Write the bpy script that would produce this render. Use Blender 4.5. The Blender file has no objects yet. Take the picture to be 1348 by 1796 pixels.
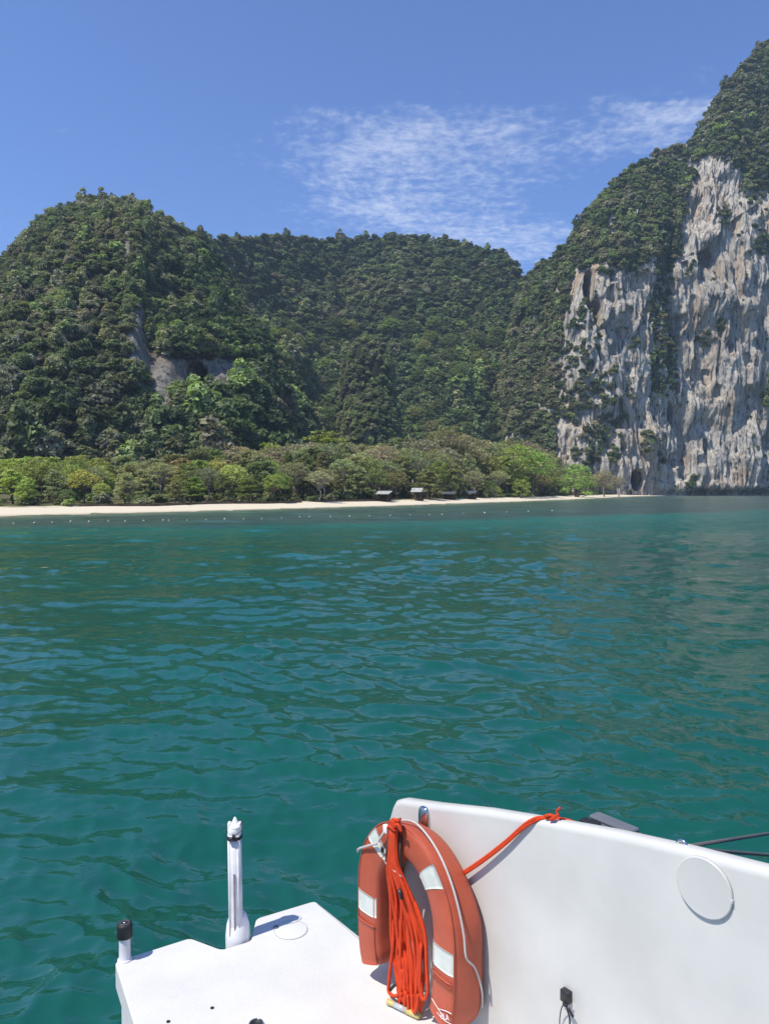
import bpy, math, random
import numpy as np
from mathutils import Vector

# ---------------------------------------------------------------- camera, sky, sun, exposure
SC = bpy.context.scene
COL = SC.collection
F, CX, CY = 1349.0, 674.0, 898.0
CAM = np.array([0.0, 0.0, 2.7])
PITCH = math.atan(38 / 1349)
cam_d = bpy.data.cameras.new('camera')
cam = bpy.data.objects.new('camera', cam_d); COL.objects.link(cam)
cam.location = CAM
cam.rotation_euler = (math.pi / 2 - PITCH, 0, 0)
cam_d.sensor_fit = 'HORIZONTAL'; cam_d.sensor_width = 36.0
cam_d.lens = 36.0 * F / 1348.0
cam_d.clip_start = 0.05; cam_d.clip_end = 20000
SC.camera = cam

SUN_EL, SUN_AZ = math.radians(61), math.radians(-124)      # azimuth measured from the view direction, left negative
SUN = np.array([math.sin(SUN_AZ) * math.cos(SUN_EL), math.cos(SUN_AZ) * math.cos(SUN_EL), math.sin(SUN_EL)])
sun_d = bpy.data.lights.new('sun', 'SUN'); sun_d.energy = 4.2; sun_d.angle = math.radians(0.53); sun_d.color = (1.0, 0.94, 0.83)
sun = bpy.data.objects.new('sun', sun_d); COL.objects.link(sun)
sun.rotation_euler = Vector(SUN).to_track_quat('Z', 'Y').to_euler()

SC.view_settings.view_transform = 'Standard'; SC.view_settings.look = 'None'
SC.view_settings.exposure = 0.45; SC.view_settings.gamma = 1.0; SC.view_settings.use_curve_mapping = False
SC.cycles.use_denoising = True
SC.cycles.max_bounces = 6; SC.cycles.diffuse_bounces = 3; SC.cycles.glossy_bounces = 3
SC.cycles.transparent_max_bounces = 8; SC.cycles.volume_bounces = 0
SC.cycles.sample_clamp_indirect = 4.0


class NT:
    """small helper for node trees"""
    def __init__(s, tree):
        s.t = tree; s.n = tree.nodes; s.l = tree.links

    def new(s, kind, **kw):
        nd = s.n.new(kind)
        for k, v in kw.items():
            setattr(nd, k, v)
        return nd

    def set(s, sock, v):
        if isinstance(v, bpy.types.NodeSocket):
            s.l.new(v, sock)
        elif v is not None:
            if isinstance(v, (tuple, list)) and len(v) == 3 and sock.type == 'RGBA':
                v = tuple(v) + (1.0,)
            sock.default_value = v

    def math(s, op, a, b=None, c=None, clamp=False):
        nd = s.new('ShaderNodeMath', operation=op, use_clamp=clamp)
        for i, v in enumerate((a, b, c)):
            if v is not None:
                s.set(nd.inputs[i], v)
        return nd.outputs[0]

    def vmath(s, op, a, b=None):
        nd = s.new('ShaderNodeVectorMath', operation=op)
        s.set(nd.inputs[0], a)
        if b is not None:
            s.set(nd.inputs[1], b)
        return nd.outputs['Value'] if op in ('LENGTH', 'DISTANCE', 'DOT_PRODUCT') else nd.outputs[0]

    def noise(s, vec, scale, detail=4.0, rough=0.55, dist=0.0, out=0):
        nd = s.new('ShaderNodeTexNoise')
        if vec is not None:
            s.set(nd.inputs['Vector'], vec)
        nd.inputs['Scale'].default_value = scale; nd.inputs['Detail'].default_value = detail
        nd.inputs['Roughness'].default_value = rough; nd.inputs['Distortion'].default_value = dist
        return nd.outputs[out]

    def ramp(s, fac, stops, interp='LINEAR'):
        nd = s.new('ShaderNodeValToRGB'); cr = nd.color_ramp; cr.interpolation = interp
        while len(cr.elements) < len(stops):
            cr.elements.new(0.5)
        for e, (p, c) in zip(cr.elements, stops):
            e.position = p
            e.color = (c, c, c, 1) if isinstance(c, (int, float)) else tuple(c) + (1.0,)
        s.set(nd.inputs[0], fac)
        return nd.outputs[0]

    def mix(s, fac, a, b, mode='MIX'):
        nd = s.new('ShaderNodeMix', data_type='RGBA', blend_type=mode)
        s.set(nd.inputs[0], fac); s.set(nd.inputs[6], a); s.set(nd.inputs[7], b)
        return nd.outputs[2]

    def bump(s, h, strength, distance=0.1, normal=None):
        nd = s.new('ShaderNodeBump')
        nd.inputs['Strength'].default_value = strength; nd.inputs['Distance'].default_value = distance
        s.set(nd.inputs['Height'], h)
        if normal is not None:
            s.set(nd.inputs['Normal'], normal)
        return nd.outputs[0]

    def scaled(s, vec, sx, sy, sz):
        return s.vmath('MULTIPLY', vec, (sx, sy, sz))


world = bpy.data.worlds.new('World'); SC.world = world; world.use_nodes = True
w = NT(world.node_tree); w.n.clear()
sky = w.new('ShaderNodeTexSky', sky_type='NISHITA', sun_disc=False)
sky.sun_elevation = SUN_EL; sky.sun_rotation = SUN_AZ % (2 * math.pi)
sky.altitude = 0; sky.air_density = 1.0; sky.dust_density = 0.35; sky.ozone_density = 2.2
tc = w.new('ShaderNodeTexCoord').outputs['Generated']
sep = w.new('ShaderNodeSeparateXYZ'); w.set(sep.inputs[0], tc)
zz = w.math('MAXIMUM', sep.outputs[2], 0.03)
cu = w.math('DIVIDE', sep.outputs[0], zz); cv = w.math('DIVIDE', sep.outputs[1], zz)
cmb = w.new('ShaderNodeCombineXYZ'); w.set(cmb.inputs[0], cu); w.set(cmb.inputs[1], cv)
cp = cmb.outputs[0]                                              # place on a level sheet of cloud, in units of its height
warp = w.vmath('ADD', cp, w.vmath('MULTIPLY', w.noise(cp, 3.0, 2, out=1), (0.10, 0.10, 0)))
fleck = w.noise(w.scaled(warp, 1.0, 0.9, 1), 27.0, 4.0, 0.62)
fleck2 = w.noise(w.scaled(warp, 1.0, 1.25, 1), 7.0, 3.0, 0.6)
broad = w.noise(cp, 1.7, 3.0, 0.55)
# a drift of mackerel cloud: two soft arms on the sheet
def blob(u0, v0, ru, rv, rot):
    c, s_ = math.cos(rot), math.sin(rot)
    du = w.math('SUBTRACT', cu, u0); dv = w.math('SUBTRACT', cv, v0)
    a = w.math('DIVIDE', w.math('ADD', w.math('MULTIPLY', du, c), w.math('MULTIPLY', dv, s_)), ru)
    b = w.math('DIVIDE', w.math('SUBTRACT', w.math('MULTIPLY', dv, c), w.math('MULTIPLY', du, s_)), rv)
    r2 = w.math('ADD', w.math('MULTIPLY', a, a), w.math('MULTIPLY', b, b))
    return w.math('EXPONENT', w.math('MULTIPLY', r2, -1.0))
body = w.math('ADD', w.math('ADD', blob(0.38, 2.95, 0.75, 0.75, 0.3), w.math('MULTIPLY', blob(0.62, 2.08, 0.75, 0.26, 0.05), 0.8)), w.math('MULTIPLY', blob(0.05, 2.45, 0.34, 0.36, 0.0), 0.75))
body = w.math('SUBTRACT', w.math('MINIMUM', body, 1.0), w.math('MULTIPLY', blob(0.80, 2.62, 0.42, 0.24, 0.0), 0.75))
rim = w.new('ShaderNodeMapRange', interpolation_type='SMOOTHSTEP'); w.set(rim.inputs[0], w.math('ADD', cv, w.math('MULTIPLY', w.math('SUBTRACT', broad, 0.5), 0.5))); rim.inputs[1].default_value = 1.80; rim.inputs[2].default_value = 2.18
body = w.math('MULTIPLY', body, rim.outputs[0])
dens = w.math('ADD', w.math('MULTIPLY', body, 0.95), w.math('MULTIPLY', w.math('SUBTRACT', broad, 0.5), 1.3))
dens = w.math('ADD', dens, w.math('MULTIPLY', w.math('SUBTRACT', fleck2, 0.5), 1.0))
dens = w.math('ADD', dens, w.math('MULTIPLY', w.math('SUBTRACT', fleck, 0.5), 1.5))
cover = w.new('ShaderNodeMapRange', interpolation_type='SMOOTHSTEP'); w.set(cover.inputs[0], dens)
cover.inputs[1].default_value = 0.42; cover.inputs[2].default_value = 1.6; cover.inputs[3].default_value = 0.0; cover.inputs[4].default_value = 0.42
skycol = w.mix(1.0, sky.outputs[0], (0.72, 0.90, 1.30), 'MULTIPLY')
cloudcol = w.mix(cover.outputs[0], skycol, (8.6, 8.9, 9.2))
bg = w.new('ShaderNodeBackground'); bg.inputs['Strength'].default_value = 0.10
w.set(bg.inputs[0], cloudcol)
wo = w.new('ShaderNodeOutputWorld'); w.l.new(bg.outputs[0], wo.inputs[0])

# ---------------------------------------------------------------- helpers: survey, noise, meshes, tags
FW = np.array([0, math.cos(PITCH), -math.sin(PITCH)]); UP = np.array([0, math.sin(PITCH), math.cos(PITCH)]); RT = np.array([1.0, 0, 0])


def ray(px, py):
    return FW + (px - CX) / F * RT - (py - CY) / F * UP


def at(px, py, y):                       # survey point at forward distance y
    d = ray(px, py); return CAM + d * (y / d[1])


def ground(px, py, z):                   # survey point at height z
    d = ray(px, py); return CAM + d * ((z - CAM[2]) / d[2])


def to_px(P):
    P = np.asarray(P, float) - CAM
    dep = P @ FW
    return CX + F * (P @ RT) / dep, CY - F * (P @ UP) / dep


def _hash(i, j, k, seed):
    h = (i * 374761393 + j * 668265263 + k * 2147483647 + seed * 974711) & 0xFFFFFFFF
    h = ((h ^ (h >> 13)) * 1274126177) & 0xFFFFFFFF
    h = ((h ^ (h >> 16)) * 2246822519) & 0xFFFFFFFF
    return ((h ^ (h >> 15)) & 0xFFFFFF) / float(0xFFFFFF)


def vnoise(x, y, z=0.0, seed=0):
    x, y, z = np.broadcast_arrays(np.asarray(x, float), np.asarray(y, float), np.asarray(z, float))
    xi, yi, zi = np.floor(x).astype(np.int64), np.floor(y).astype(np.int64), np.floor(z).astype(np.int64)
    fx, fy, fz = x - xi, y - yi, z - zi
    fx, fy, fz = (f * f * f * (f * (f * 6 - 15) + 10) for f in (fx, fy, fz))
    r = 0
    for a in (0, 1):
        for b in (0, 1):
            for c in (0, 1):
                r = r + _hash(xi + a, yi + b, zi + c, seed) * (fx if a else 1 - fx) * (fy if b else 1 - fy) * (fz if c else 1 - fz)
    return r * 2 - 1


def fbm(x, y, z=0.0, oct=4, seed=0, gain=0.5):
    r, a, t = 0, 1.0, 0
    for o in range(oct):
        r = r + a * vnoise(x * 2.03 ** o, y * 2.03 ** o, np.asarray(z) * 2.03 ** o, seed + o * 17); t += a; a *= gain
    return r / t


def smooth(a, b, x):
    t = np.clip((np.asarray(x, float) - a) / (b - a), 0, 1); return t * t * (3 - 2 * t)


def tag(o, label=None, cat=None, group=None, kind=None):
    if label: o['label'] = label
    if cat: o['category'] = cat
    if group: o['group'] = group
    if kind: o['kind'] = kind
    return o


def empty(name, loc=(0, 0, 0), rz=0.0):
    o = bpy.data.objects.new(name, None); COL.objects.link(o)
    o.location = loc; o.rotation_euler = (0, 0, rz); o.empty_display_size = 0.1
    return o


def link(name, me, mat=None, parent=None):
    o = bpy.data.objects.new(name, me); COL.objects.link(o)
    if mat is not None and len(me.materials) == 0: me.materials.append(mat)
    if parent is not None: o.parent = parent
    return o


def np_mesh(name, V, Fc, smooth_=True, mat=None):
    """V (n,3); Fc (m,k) one face size"""
    V = np.ascontiguousarray(V, dtype=np.float32); Fc = np.ascontiguousarray(Fc, dtype=np.int32)
    me = bpy.data.meshes.new(name); k = Fc.shape[1]
    me.vertices.add(len(V)); me.vertices.foreach_set('co', V.ravel())
    me.loops.add(Fc.size); me.loops.foreach_set('vertex_index', Fc.ravel())
    me.polygons.add(len(Fc)); me.polygons.foreach_set('loop_start', np.arange(len(Fc), dtype=np.int32) * k)
    me.update(calc_edges=True)
    me.polygons.foreach_set('use_smooth', np.full(len(Fc), smooth_, dtype=bool))
    if mat: me.materials.append(mat)
    me.validate()
    return me


def grid_faces(ni, nj, flip=False):
    a = np.arange(ni * nj).reshape(ni, nj)
    q = np.stack([a[:-1, :-1], a[1:, :-1], a[1:, 1:], a[:-1, 1:]], -1).reshape(-1, 4)
    return q[:, ::-1] if flip else q


ORD = 'first second third fourth fifth sixth seventh eighth ninth tenth eleventh twelfth thirteenth fourteenth fifteenth sixteenth seventeenth eighteenth nineteenth twentieth'.split()


def single_out(objs):
    """things that share a label are told apart by their order from the left"""
    by = {}
    for o in objs: by.setdefault(o['label'], []).append(o)
    for lab, os_ in by.items():
        if len(os_) < 2: continue
        os_.sort(key=lambda o: o.location.x / o.location.y)
        for k, o in enumerate(os_): o['label'] = lab + ', %s from left' % ORD[min(k, 19)]


class MB:
    """collects shapes for one mesh"""
    def __init__(s): s.v = []; s.f = []

    def add(s, V, Fs):
        b = len(s.v); s.v += [tuple(map(float, p)) for p in V]; s.f += [tuple(b + i for i in f) for f in Fs]; return s

    def tube(s, path, r, n=8, cap=True):
        path = [np.asarray(p, float) for p in path]; m = len(path)
        rr = [r] * m if np.isscalar(r) else list(r)
        V = []; prev = None
        for i, p in enumerate(path):
            t = path[min(i + 1, m - 1)] - path[max(i - 1, 0)]; t = t / (np.linalg.norm(t) + 1e-9)
            if prev is None:
                a = np.array([0, 0, 1.0]) if abs(t[2]) < 0.9 else np.array([1.0, 0, 0])
                e1 = np.cross(t, a)
            else:
                e1 = prev - t * np.dot(prev, t)
            e1 = e1 / (np.linalg.norm(e1) + 1e-9); prev = e1; e2 = np.cross(t, e1)
            for k in range(n):
                an = 2 * math.pi * k / n
                V.append(p + rr[i] * (math.cos(an) * e1 + math.sin(an) * e2))
        Fs = []
        for i in range(m - 1):
            for k in range(n):
                Fs.append((i * n + k, i * n + (k + 1) % n, (i + 1) * n + (k + 1) % n, (i + 1) * n + k))
        if cap:
            Fs.append(tuple(range(n))[::-1]); Fs.append(tuple((m - 1) * n + k for k in range(n)))
        return s.add(V, Fs)

    def ring(s, path, r, n=8):
        """closed tube"""
        path = [np.asarray(p, float) for p in path]; m = len(path)
        c = sum(path) / m; nrm = np.cross(path[0] - c, path[m // 4] - c); nrm /= np.linalg.norm(nrm)
        V = []
        for i, p in enumerate(path):
            t = path[(i + 1) % m] - path[i - 1]; t /= np.linalg.norm(t); e1 = np.cross(t, nrm); e1 /= np.linalg.norm(e1); e2 = np.cross(t, e1)
            V += [p + r * (math.cos(2 * math.pi * k / n) * e1 + math.sin(2 * math.pi * k / n) * e2) for k in range(n)]
        return s.add(V, [(i * n + k, i * n + (k + 1) % n, ((i + 1) % m) * n + (k + 1) % n, ((i + 1) % m) * n + k) for i in range(m) for k in range(n)])

    def lathe(s, prof, o=(0, 0, 0), n=20, axis=None):
        o = np.asarray(o, float)
        ax = np.array([0, 0, 1.0]) if axis is None else np.asarray(axis, float) / np.linalg.norm(axis)
        a = np.array([1.0, 0, 0]) if abs(ax[0]) < 0.9 else np.array([0, 1.0, 0])
        e1 = np.cross(ax, a); e1 /= np.linalg.norm(e1); e2 = np.cross(ax, e1)
        V = [o + ax * z + r * (math.cos(2 * math.pi * k / n) * e1 + math.sin(2 * math.pi * k / n) * e2) for r, z in prof for k in range(n)]
        Fs = [(i * n + k, i * n + (k + 1) % n, (i + 1) * n + (k + 1) % n, (i + 1) * n + k) for i in range(len(prof) - 1) for k in range(n)]
        Fs.append(tuple(range(n))[::-1]); Fs.append(tuple((len(prof) - 1) * n + k for k in range(n)))
        return s.add(V, Fs)

    def box(s, c, half, ex=(1, 0, 0), ey=(0, 1, 0), ez=(0, 0, 1)):
        c, ex, ey, ez = (np.asarray(q, float) for q in (c, ex, ey, ez))
        V = [c + sx * half[0] * ex + sy * half[1] * ey + sz * half[2] * ez for sz in (-1, 1) for sy in (-1, 1) for sx in (-1, 1)]
        return s.add(V, [(0, 2, 3, 1), (4, 5, 7, 6), (0, 1, 5, 4), (2, 6, 7, 3), (0, 4, 6, 2), (1, 3, 7, 5)])

    def mesh(s, name, smooth_=True):
        me = bpy.data.meshes.new(name); me.from_pydata(s.v, [], s.f); me.update()
        for p in me.polygons: p.use_smooth = smooth_
        return me

    def build(s, name, mat, parent=None, smooth_=True, bevel=0.0, seg=2):
        o = link(name, s.mesh(name, smooth_), mat, parent)
        if bevel:
            m = o.modifiers.new('bevel', 'BEVEL'); m.width = bevel; m.segments = seg; m.limit_method = 'ANGLE'; m.angle_limit = math.radians(35)
            m.harden_normals = False
        return o


def new_mat(name):
    m = bpy.data.materials.new(name); m.use_nodes = True
    t = NT(m.node_tree); t.n.clear()
    out = t.new('ShaderNodeOutputMaterial')
    return m, t, out


def pbr(name, color, rough=0.5, spec=0.5, metal=0.0, var=0.08, vscale=6.0, bump=0.0, bscale=40.0, coat=0.0):
    """a plain painted or moulded surface with slight grime"""
    m, t, out = new_mat(name)
    b = t.new('ShaderNodeBsdfPrincipled')
    co = t.new('ShaderNodeTexCoord').outputs['Object']
    n1 = t.noise(co, vscale, 5, 0.6)
    c2 = tuple(max(0, c * (1 - var * 2)) for c in color)
    t.set(b.inputs['Base Color'], t.mix(t.ramp(n1, [(0.35, 1.0), (0.7, 0.0)]), color, c2))
    t.set(b.inputs['Roughness'], t.math('ADD', t.math('MULTIPLY', t.noise(co, vscale * 2.3, 3), 0.2), rough - 0.1))
    b.inputs['Metallic'].default_value = metal; b.inputs['Specular IOR Level'].default_value = spec
    b.inputs['Coat Weight'].default_value = coat
    if bump:
        t.set(b.inputs['Normal'], t.bump(t.noise(co, bscale, 4), bump, 0.01))
    t.l.new(b.outputs[0], out.inputs[0])
    return m


def leaf_material(name, source):
    """foliage; the hue comes from the plant (object colour or scatter attribute)"""
    m, t, out = new_mat(name)
    if source == 'object':
        base = t.new('ShaderNodeObjectInfo').outputs['Color']
    else:
        base = t.new('ShaderNodeAttribute', attribute_type='INSTANCER', attribute_name='col').outputs['Color']
    rnd = t.new('ShaderNodeNewGeometry').outputs['Random Per Island']
    hsv = t.new('ShaderNodeHueSaturation')
    t.set(hsv.inputs['Hue'], t.math('ADD', 0.482, t.math('MULTIPLY', rnd, 0.036)))
    t.set(hsv.inputs['Saturation'], t.math('ADD', 0.85, t.math('MULTIPLY', rnd, 0.25)))
    t.set(hsv.inputs['Value'], t.math('ADD', 0.62, t.math('MULTIPLY', t.math('FRACT', t.math('MULTIPLY', rnd, 7.31)), 0.8)))
    t.set(hsv.inputs['Color'], base)
    b = t.new('ShaderNodeBsdfPrincipled'); t.set(b.inputs['Base Color'], hsv.outputs[0])
    b.inputs['Roughness'].default_value = 0.6; b.inputs['Specular IOR Level'].default_value = 0.22
    tr = t.new('ShaderNodeBsdfTranslucent'); t.set(tr.inputs[0], t.mix(1.0, hsv.outputs[0], (1.25, 1.3, 0.6), 'MULTIPLY'))
    mx = t.new('ShaderNodeMixShader'); mx.inputs[0].default_value = 0.36
    t.l.new(b.outputs[0], mx.inputs[1]); t.l.new(tr.outputs[0], mx.inputs[2]); t.l.new(mx.outputs[0], out.inputs[0])
    return m


LEAF = leaf_material('foliage', 'object')
LEAF_S = leaf_material('foliage_scatter', 'scatter')
BARK = pbr('bark', (0.17, 0.14, 0.11), 0.85, 0.2, var=0.25, vscale=3, bump=0.6, bscale=8)
BARK_PALE = pbr('pale_bark', (0.30, 0.26, 0.215), 0.85, 0.2, var=0.2, vscale=3, bump=0.6, bscale=8)
# ---------------------------------------------------------------- the setting: shore, sand, sea, hills
SHORE = np.array([(-260, -20), (-150, 12), (-95, 35), (-62, 60), (-40.5, 81), (-25.1, 98.4), (-2.3, 130), (24, 172), (55, 228), (82, 283), (104.6, 331), (126, 366), (150, 395), (205, 432), (330, 500), (600, 640)], float)
# resample softly
_seg = np.r_[0, np.cumsum(np.linalg.norm(np.diff(SHORE, axis=0), axis=1))]
SH_L = np.linspace(0, _seg[-1], 220)
SH = np.stack([np.interp(SH_L, _seg, SHORE[:, 0]), np.interp(SH_L, _seg, SHORE[:, 1])], 1)
for _ in range(6):
    SH[1:-1] = 0.25 * SH[:-2] + 0.5 * SH[1:-1] + 0.25 * SH[2:]
SH_T = np.gradient(SH, axis=0); SH_T /= np.linalg.norm(SH_T, axis=1)[:, None]
SH_N = np.stack([-SH_T[:, 1], SH_T[:, 0]], 1)                # inland


def shore_dist(x, y):
    """signed distance to the waterline, inland positive"""
    sh = np.shape(x); x = np.ravel(x); y = np.ravel(y)
    best = np.full(x.shape, 1e9); sg = np.zeros(x.shape)
    for i in range(0, len(SH) - 1):
        a, b = SH[i], SH[i + 1]; d = b - a; L2 = d @ d
        t = np.clip(((x - a[0]) * d[0] + (y - a[1]) * d[1]) / L2, 0, 1)
        ex = x - (a[0] + t * d[0]); ey = y - (a[1] + t * d[1]); q = ex * ex + ey * ey
        m = q < best
        best = np.where(m, q, best); sg = np.where(m, np.sign(d[0] * ey - d[1] * ex), sg)
    return (np.sqrt(best) * sg).reshape(sh)


def beach_w(y):
    """width of the sand: narrow at the left end, wider towards the cliff"""
    return np.interp(y, [80, 150, 250, 330], [5.0, 8.0, 11.0, 12.0])


def even(s, y):
    W = beach_w(y); return np.where(s <= 0, s, np.where(s < W, s * 8.0 / W, s - W + 8.0))


def ground_z(s, x, y):
    s = even(s, y)
    z = np.interp(s, [-60, -20, 0, 3, 7.5, 9.5, 26, 120, 400], [-6, -1.6, 0, 0.25, 0.6, 0.85, 1.2, 2.5, 6])
    return z + np.where(s > 0, 1, 0.3) * (0.10 * fbm(x / 6, y / 6, seed=3) * smooth(1, 12, s) + 0.5 * fbm(x / 25, y / 25, seed=4) * smooth(14, 40, s))


def ground_at(x, y):
    return float(ground_z(shore_dist(np.array([x]), np.array([y])), np.array([x]), np.array([y]))[0])


def sand_material():
    m, t, out = new_mat('sand')
    b = t.new('ShaderNodeBsdfPrincipled')
    co = t.new('ShaderNodeTexCoord').outputs['Object']
    inl = t.new('ShaderNodeAttribute', attribute_name='inland').outputs['Fac']
    n = t.noise(co, 0.5, 5)
    edge = t.math('ADD', inl, t.math('MULTIPLY', t.math('SUBTRACT', n, 0.5), 3.5))
    sand = t.mix(t.noise(co, 3.0, 6), (0.56, 0.49, 0.36), (0.66, 0.585, 0.45))
    sand = t.mix(t.ramp(t.math('DIVIDE', t.math('ADD', inl, 1.0), 4.0), [(0.0, 0.0), (0.7, 1.0)]), (0.34, 0.29, 0.20), sand)   # wet sand at the waterline
    litter = t.mix(t.noise(co, 1.2, 6), (0.06, 0.075, 0.025), (0.15, 0.13, 0.065))
    t.set(b.inputs['Base Color'], t.mix(t.ramp(t.math('DIVIDE', edge, 30.0), [(0.27, 0.0), (0.34, 1.0)]), sand, litter))
    b.inputs['Roughness'].default_value = 0.9; b.inputs['Specular IOR Level'].default_value = 0.15
    t.set(b.inputs['Normal'], t.bump(t.noise(co, 4.0, 6), 0.5, 0.08))
    t.l.new(b.outputs[0], out.inputs[0])
    return m


gx, gy = np.meshgrid(np.arange(-420, 420, 2.2), np.arange(20, 620, 2.2), indexing='ij')
gs = shore_dist(gx, gy)
gz = ground_z(gs, gx, gy)
me = np_mesh('beach', np.stack([gx, gy, gz], -1).reshape(-1, 3), grid_faces(*gx.shape, flip=False), True, sand_material())
me.attributes.new('inland', 'FLOAT', 'POINT').data.foreach_set('value', even(gs, gy).ravel().astype(np.float32))
tag(link('beach', me), 'pale sand beach and leaf-littered ground running under the shore trees', 'beach', kind='structure')


# ---- sea: one sheet with real waves, finely meshed towards the boat
def sea_material():
    m, t, out = new_mat('sea_water')
    b = t.new('ShaderNodeBsdfPrincipled')
    co = t.new('ShaderNodeTexCoord').outputs['Object']
    off = t.new('ShaderNodeAttribute', attribute_name='offshore').outputs['Fac']       # metres from the waterline: the bed changes with it
    reef = t.new('ShaderNodeAttribute', attribute_name='reef').outputs['Fac']           # metres inside the edge of the shallow weedy flat
    n = t.noise(co, 0.10, 5, 0.6)
    deep = t.ramp(t.math('DIVIDE', t.math('MULTIPLY', reef, -1.0), 60.0), [(0.0, (0.006, 0.135, 0.108)), (0.3, (0.005, 0.104, 0.080)), (0.75, (0.004, 0.080, 0.058)), (1.0, (0.004, 0.073, 0.052))])
    o2 = t.math('ADD', off, t.math('MULTIPLY', t.math('SUBTRACT', n, 0.5), 10.0))
    flat = t.ramp(t.math('DIVIDE', o2, 60.0), [(0.0, (0.26, 0.30, 0.18)), (0.07, (0.12, 0.19, 0.13)), (0.2, (0.050, 0.110, 0.080)), (0.6, (0.036, 0.092, 0.072))])
    weed = t.noise(t.scaled(co, 0.5, 1, 1), 0.22, 5, 0.6)
    flat = t.mix(t.ramp(weed, [(0.42, 0.0), (0.62, 0.75)]), flat, t.mix(1.0, flat, (0.52, 0.55, 0.6), 'MULTIPLY'))
    r2 = t.math('ADD', reef, t.math('MULTIPLY', t.math('SUBTRACT', n, 0.5), 22.0))
    bed = t.mix(t.ramp(t.math('ADD', t.math('DIVIDE', r2, 12.0), 0.5), [(0.2, 0.0), (0.8, 1.0)]), deep, flat)
    patch = t.noise(co, 0.035, 4, 0.6)
    t.set(b.inputs['Base Color'], t.mix(t.ramp(patch, [(0.4, 0.0), (0.65, 1.0)]), bed, t.mix(1.0, bed, (1.0, 0.78, 0.78), 'MULTIPLY')))
    t.set(b.inputs['Roughness'], t.new('ShaderNodeAttribute', attribute_name='ripple').outputs['Fac']); b.inputs['IOR'].default_value = 1.58
    h1 = t.noise(t.scaled(co, 1.0, 1.35, 1.0), 5.5, 3.0, 0.55, 0.3)
    h2 = t.noise(t.scaled(co, 1.0, 1.5, 1.0), 11.0, 2.0, 0.5, 0.2)
    h = t.math('ADD', t.math('MULTIPLY', h1, 1.0), t.math('MULTIPLY', h2, 0.16))
    h = t.math('ADD', h, t.math('MULTIPLY', t.noise(t.scaled(co, 0.8, 1.3, 1.0), 1.5, 3.0, 0.6, 0.3), 2.6))
    t.set(b.inputs['Normal'], t.bump(h, 0.10, 0.08))
    t.l.new(b.outputs[0], out.inputs[0])
    return m


rng = np.random.default_rng(11)
rows = 1.2 * (520 / 1.2) ** np.linspace(0, 1, 760)
cols = np.linspace(-1, 1, 760)
wy = np.repeat(rows[:, None], len(cols), 1)
wx = cols[None, :] * (0.70 * wy + 3.5)
celly = np.gradient(rows)[:, None] + 0 * wy; cellx = (0.70 * wy + 3.5) * 2 / len(cols)
lost = np.zeros_like(wy); wz = np.zeros_like(wy); dxs = np.zeros_like(wy); dys = np.zeros_like(wy)
for k in range(130):
    lam = 0.14 * (3.6 / 0.14) ** (rng.random() ** 1.45) if k < 120 else rng.uniform(4, 8)
    th = math.radians(-100) + rng.normal(0, 0.75)             # chop comes towards the boat, well spread
    kk = 2 * math.pi / lam; kx, ky = kk * math.cos(th), kk * math.sin(th)
    slope = 0.035 * (1.0 if lam < 0.9 else 0.58)
    seen = smooth(1.7, 3.2, lam / (abs(math.cos(th)) * cellx + abs(math.sin(th)) * celly)); lost += slope ** 2 / 2 * (1 - seen ** 2)
    amp = slope / kk * seen
    ph = kx * wx + ky * wy + rng.random() * 6.283
    wz += amp * np.sin(ph); dxs += 1.25 * amp * math.cos(th) * np.cos(ph); dys += 1.25 * amp * math.sin(th) * np.cos(ph)
calm = 0.55 + 0.6 * smooth(-0.5, 0.5, fbm(wx / 9, wy / 14, seed=21, oct=3))   # gusts
wz *= calm; fade = 1 - smooth(330, 430, wy); wz *= fade
V = np.stack([wx + dxs * calm * fade, wy + dys * calm * fade, wz], -1).reshape(-1, 3)
sea_m = sea_material()
Fq = grid_faces(*wx.shape, flip=True)
E = 900.0
nb = len(V)
V = np.r_[V, [(-E, -E, -0.3), (E, -E, -0.3), (E, E, -0.3), (-E, E, -0.3)]]
Fq = np.r_[Fq, [(nb, nb + 1, nb + 2, nb + 3)]]
me = np_mesh('sea', V, Fq, True, sea_m)
me.attributes.new('offshore', 'FLOAT', 'POINT').data.foreach_set('value', np.r_[-shore_dist(wx, wy).ravel(), [200, 200, 200, 200]].astype(np.float32))
# ripples too small for the mesh far out roughen the surface instead
fine = 0.025 + 0.42 * np.sqrt(np.sqrt(2 * lost)) * smooth(16, 70, wy)
me.attributes.new('ripple', 'FLOAT', 'POINT').data.foreach_set('value', np.r_[fine.ravel(), [.3, .3, .3, .3]].astype(np.float32))
reef_edge = np.array([ground(a, b_, 0)[:2] for a, b_ in ((-300, 930), (0, 927), (330, 924), (650, 917), (1000, 907), (1348, 895))] + [(180.0, 190.0), (900, 600)])
me.attributes.new('reef', 'FLOAT', 'POINT').data.foreach_set('value', np.r_[(wy - np.interp(wx, reef_edge[:, 0], reef_edge[:, 1])).ravel(), [-90, -90, -90, -90]].astype(np.float32))
tag(link('sea', me), 'clear green and turquoise sea with small choppy waves', 'sea', kind='structure')


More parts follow.
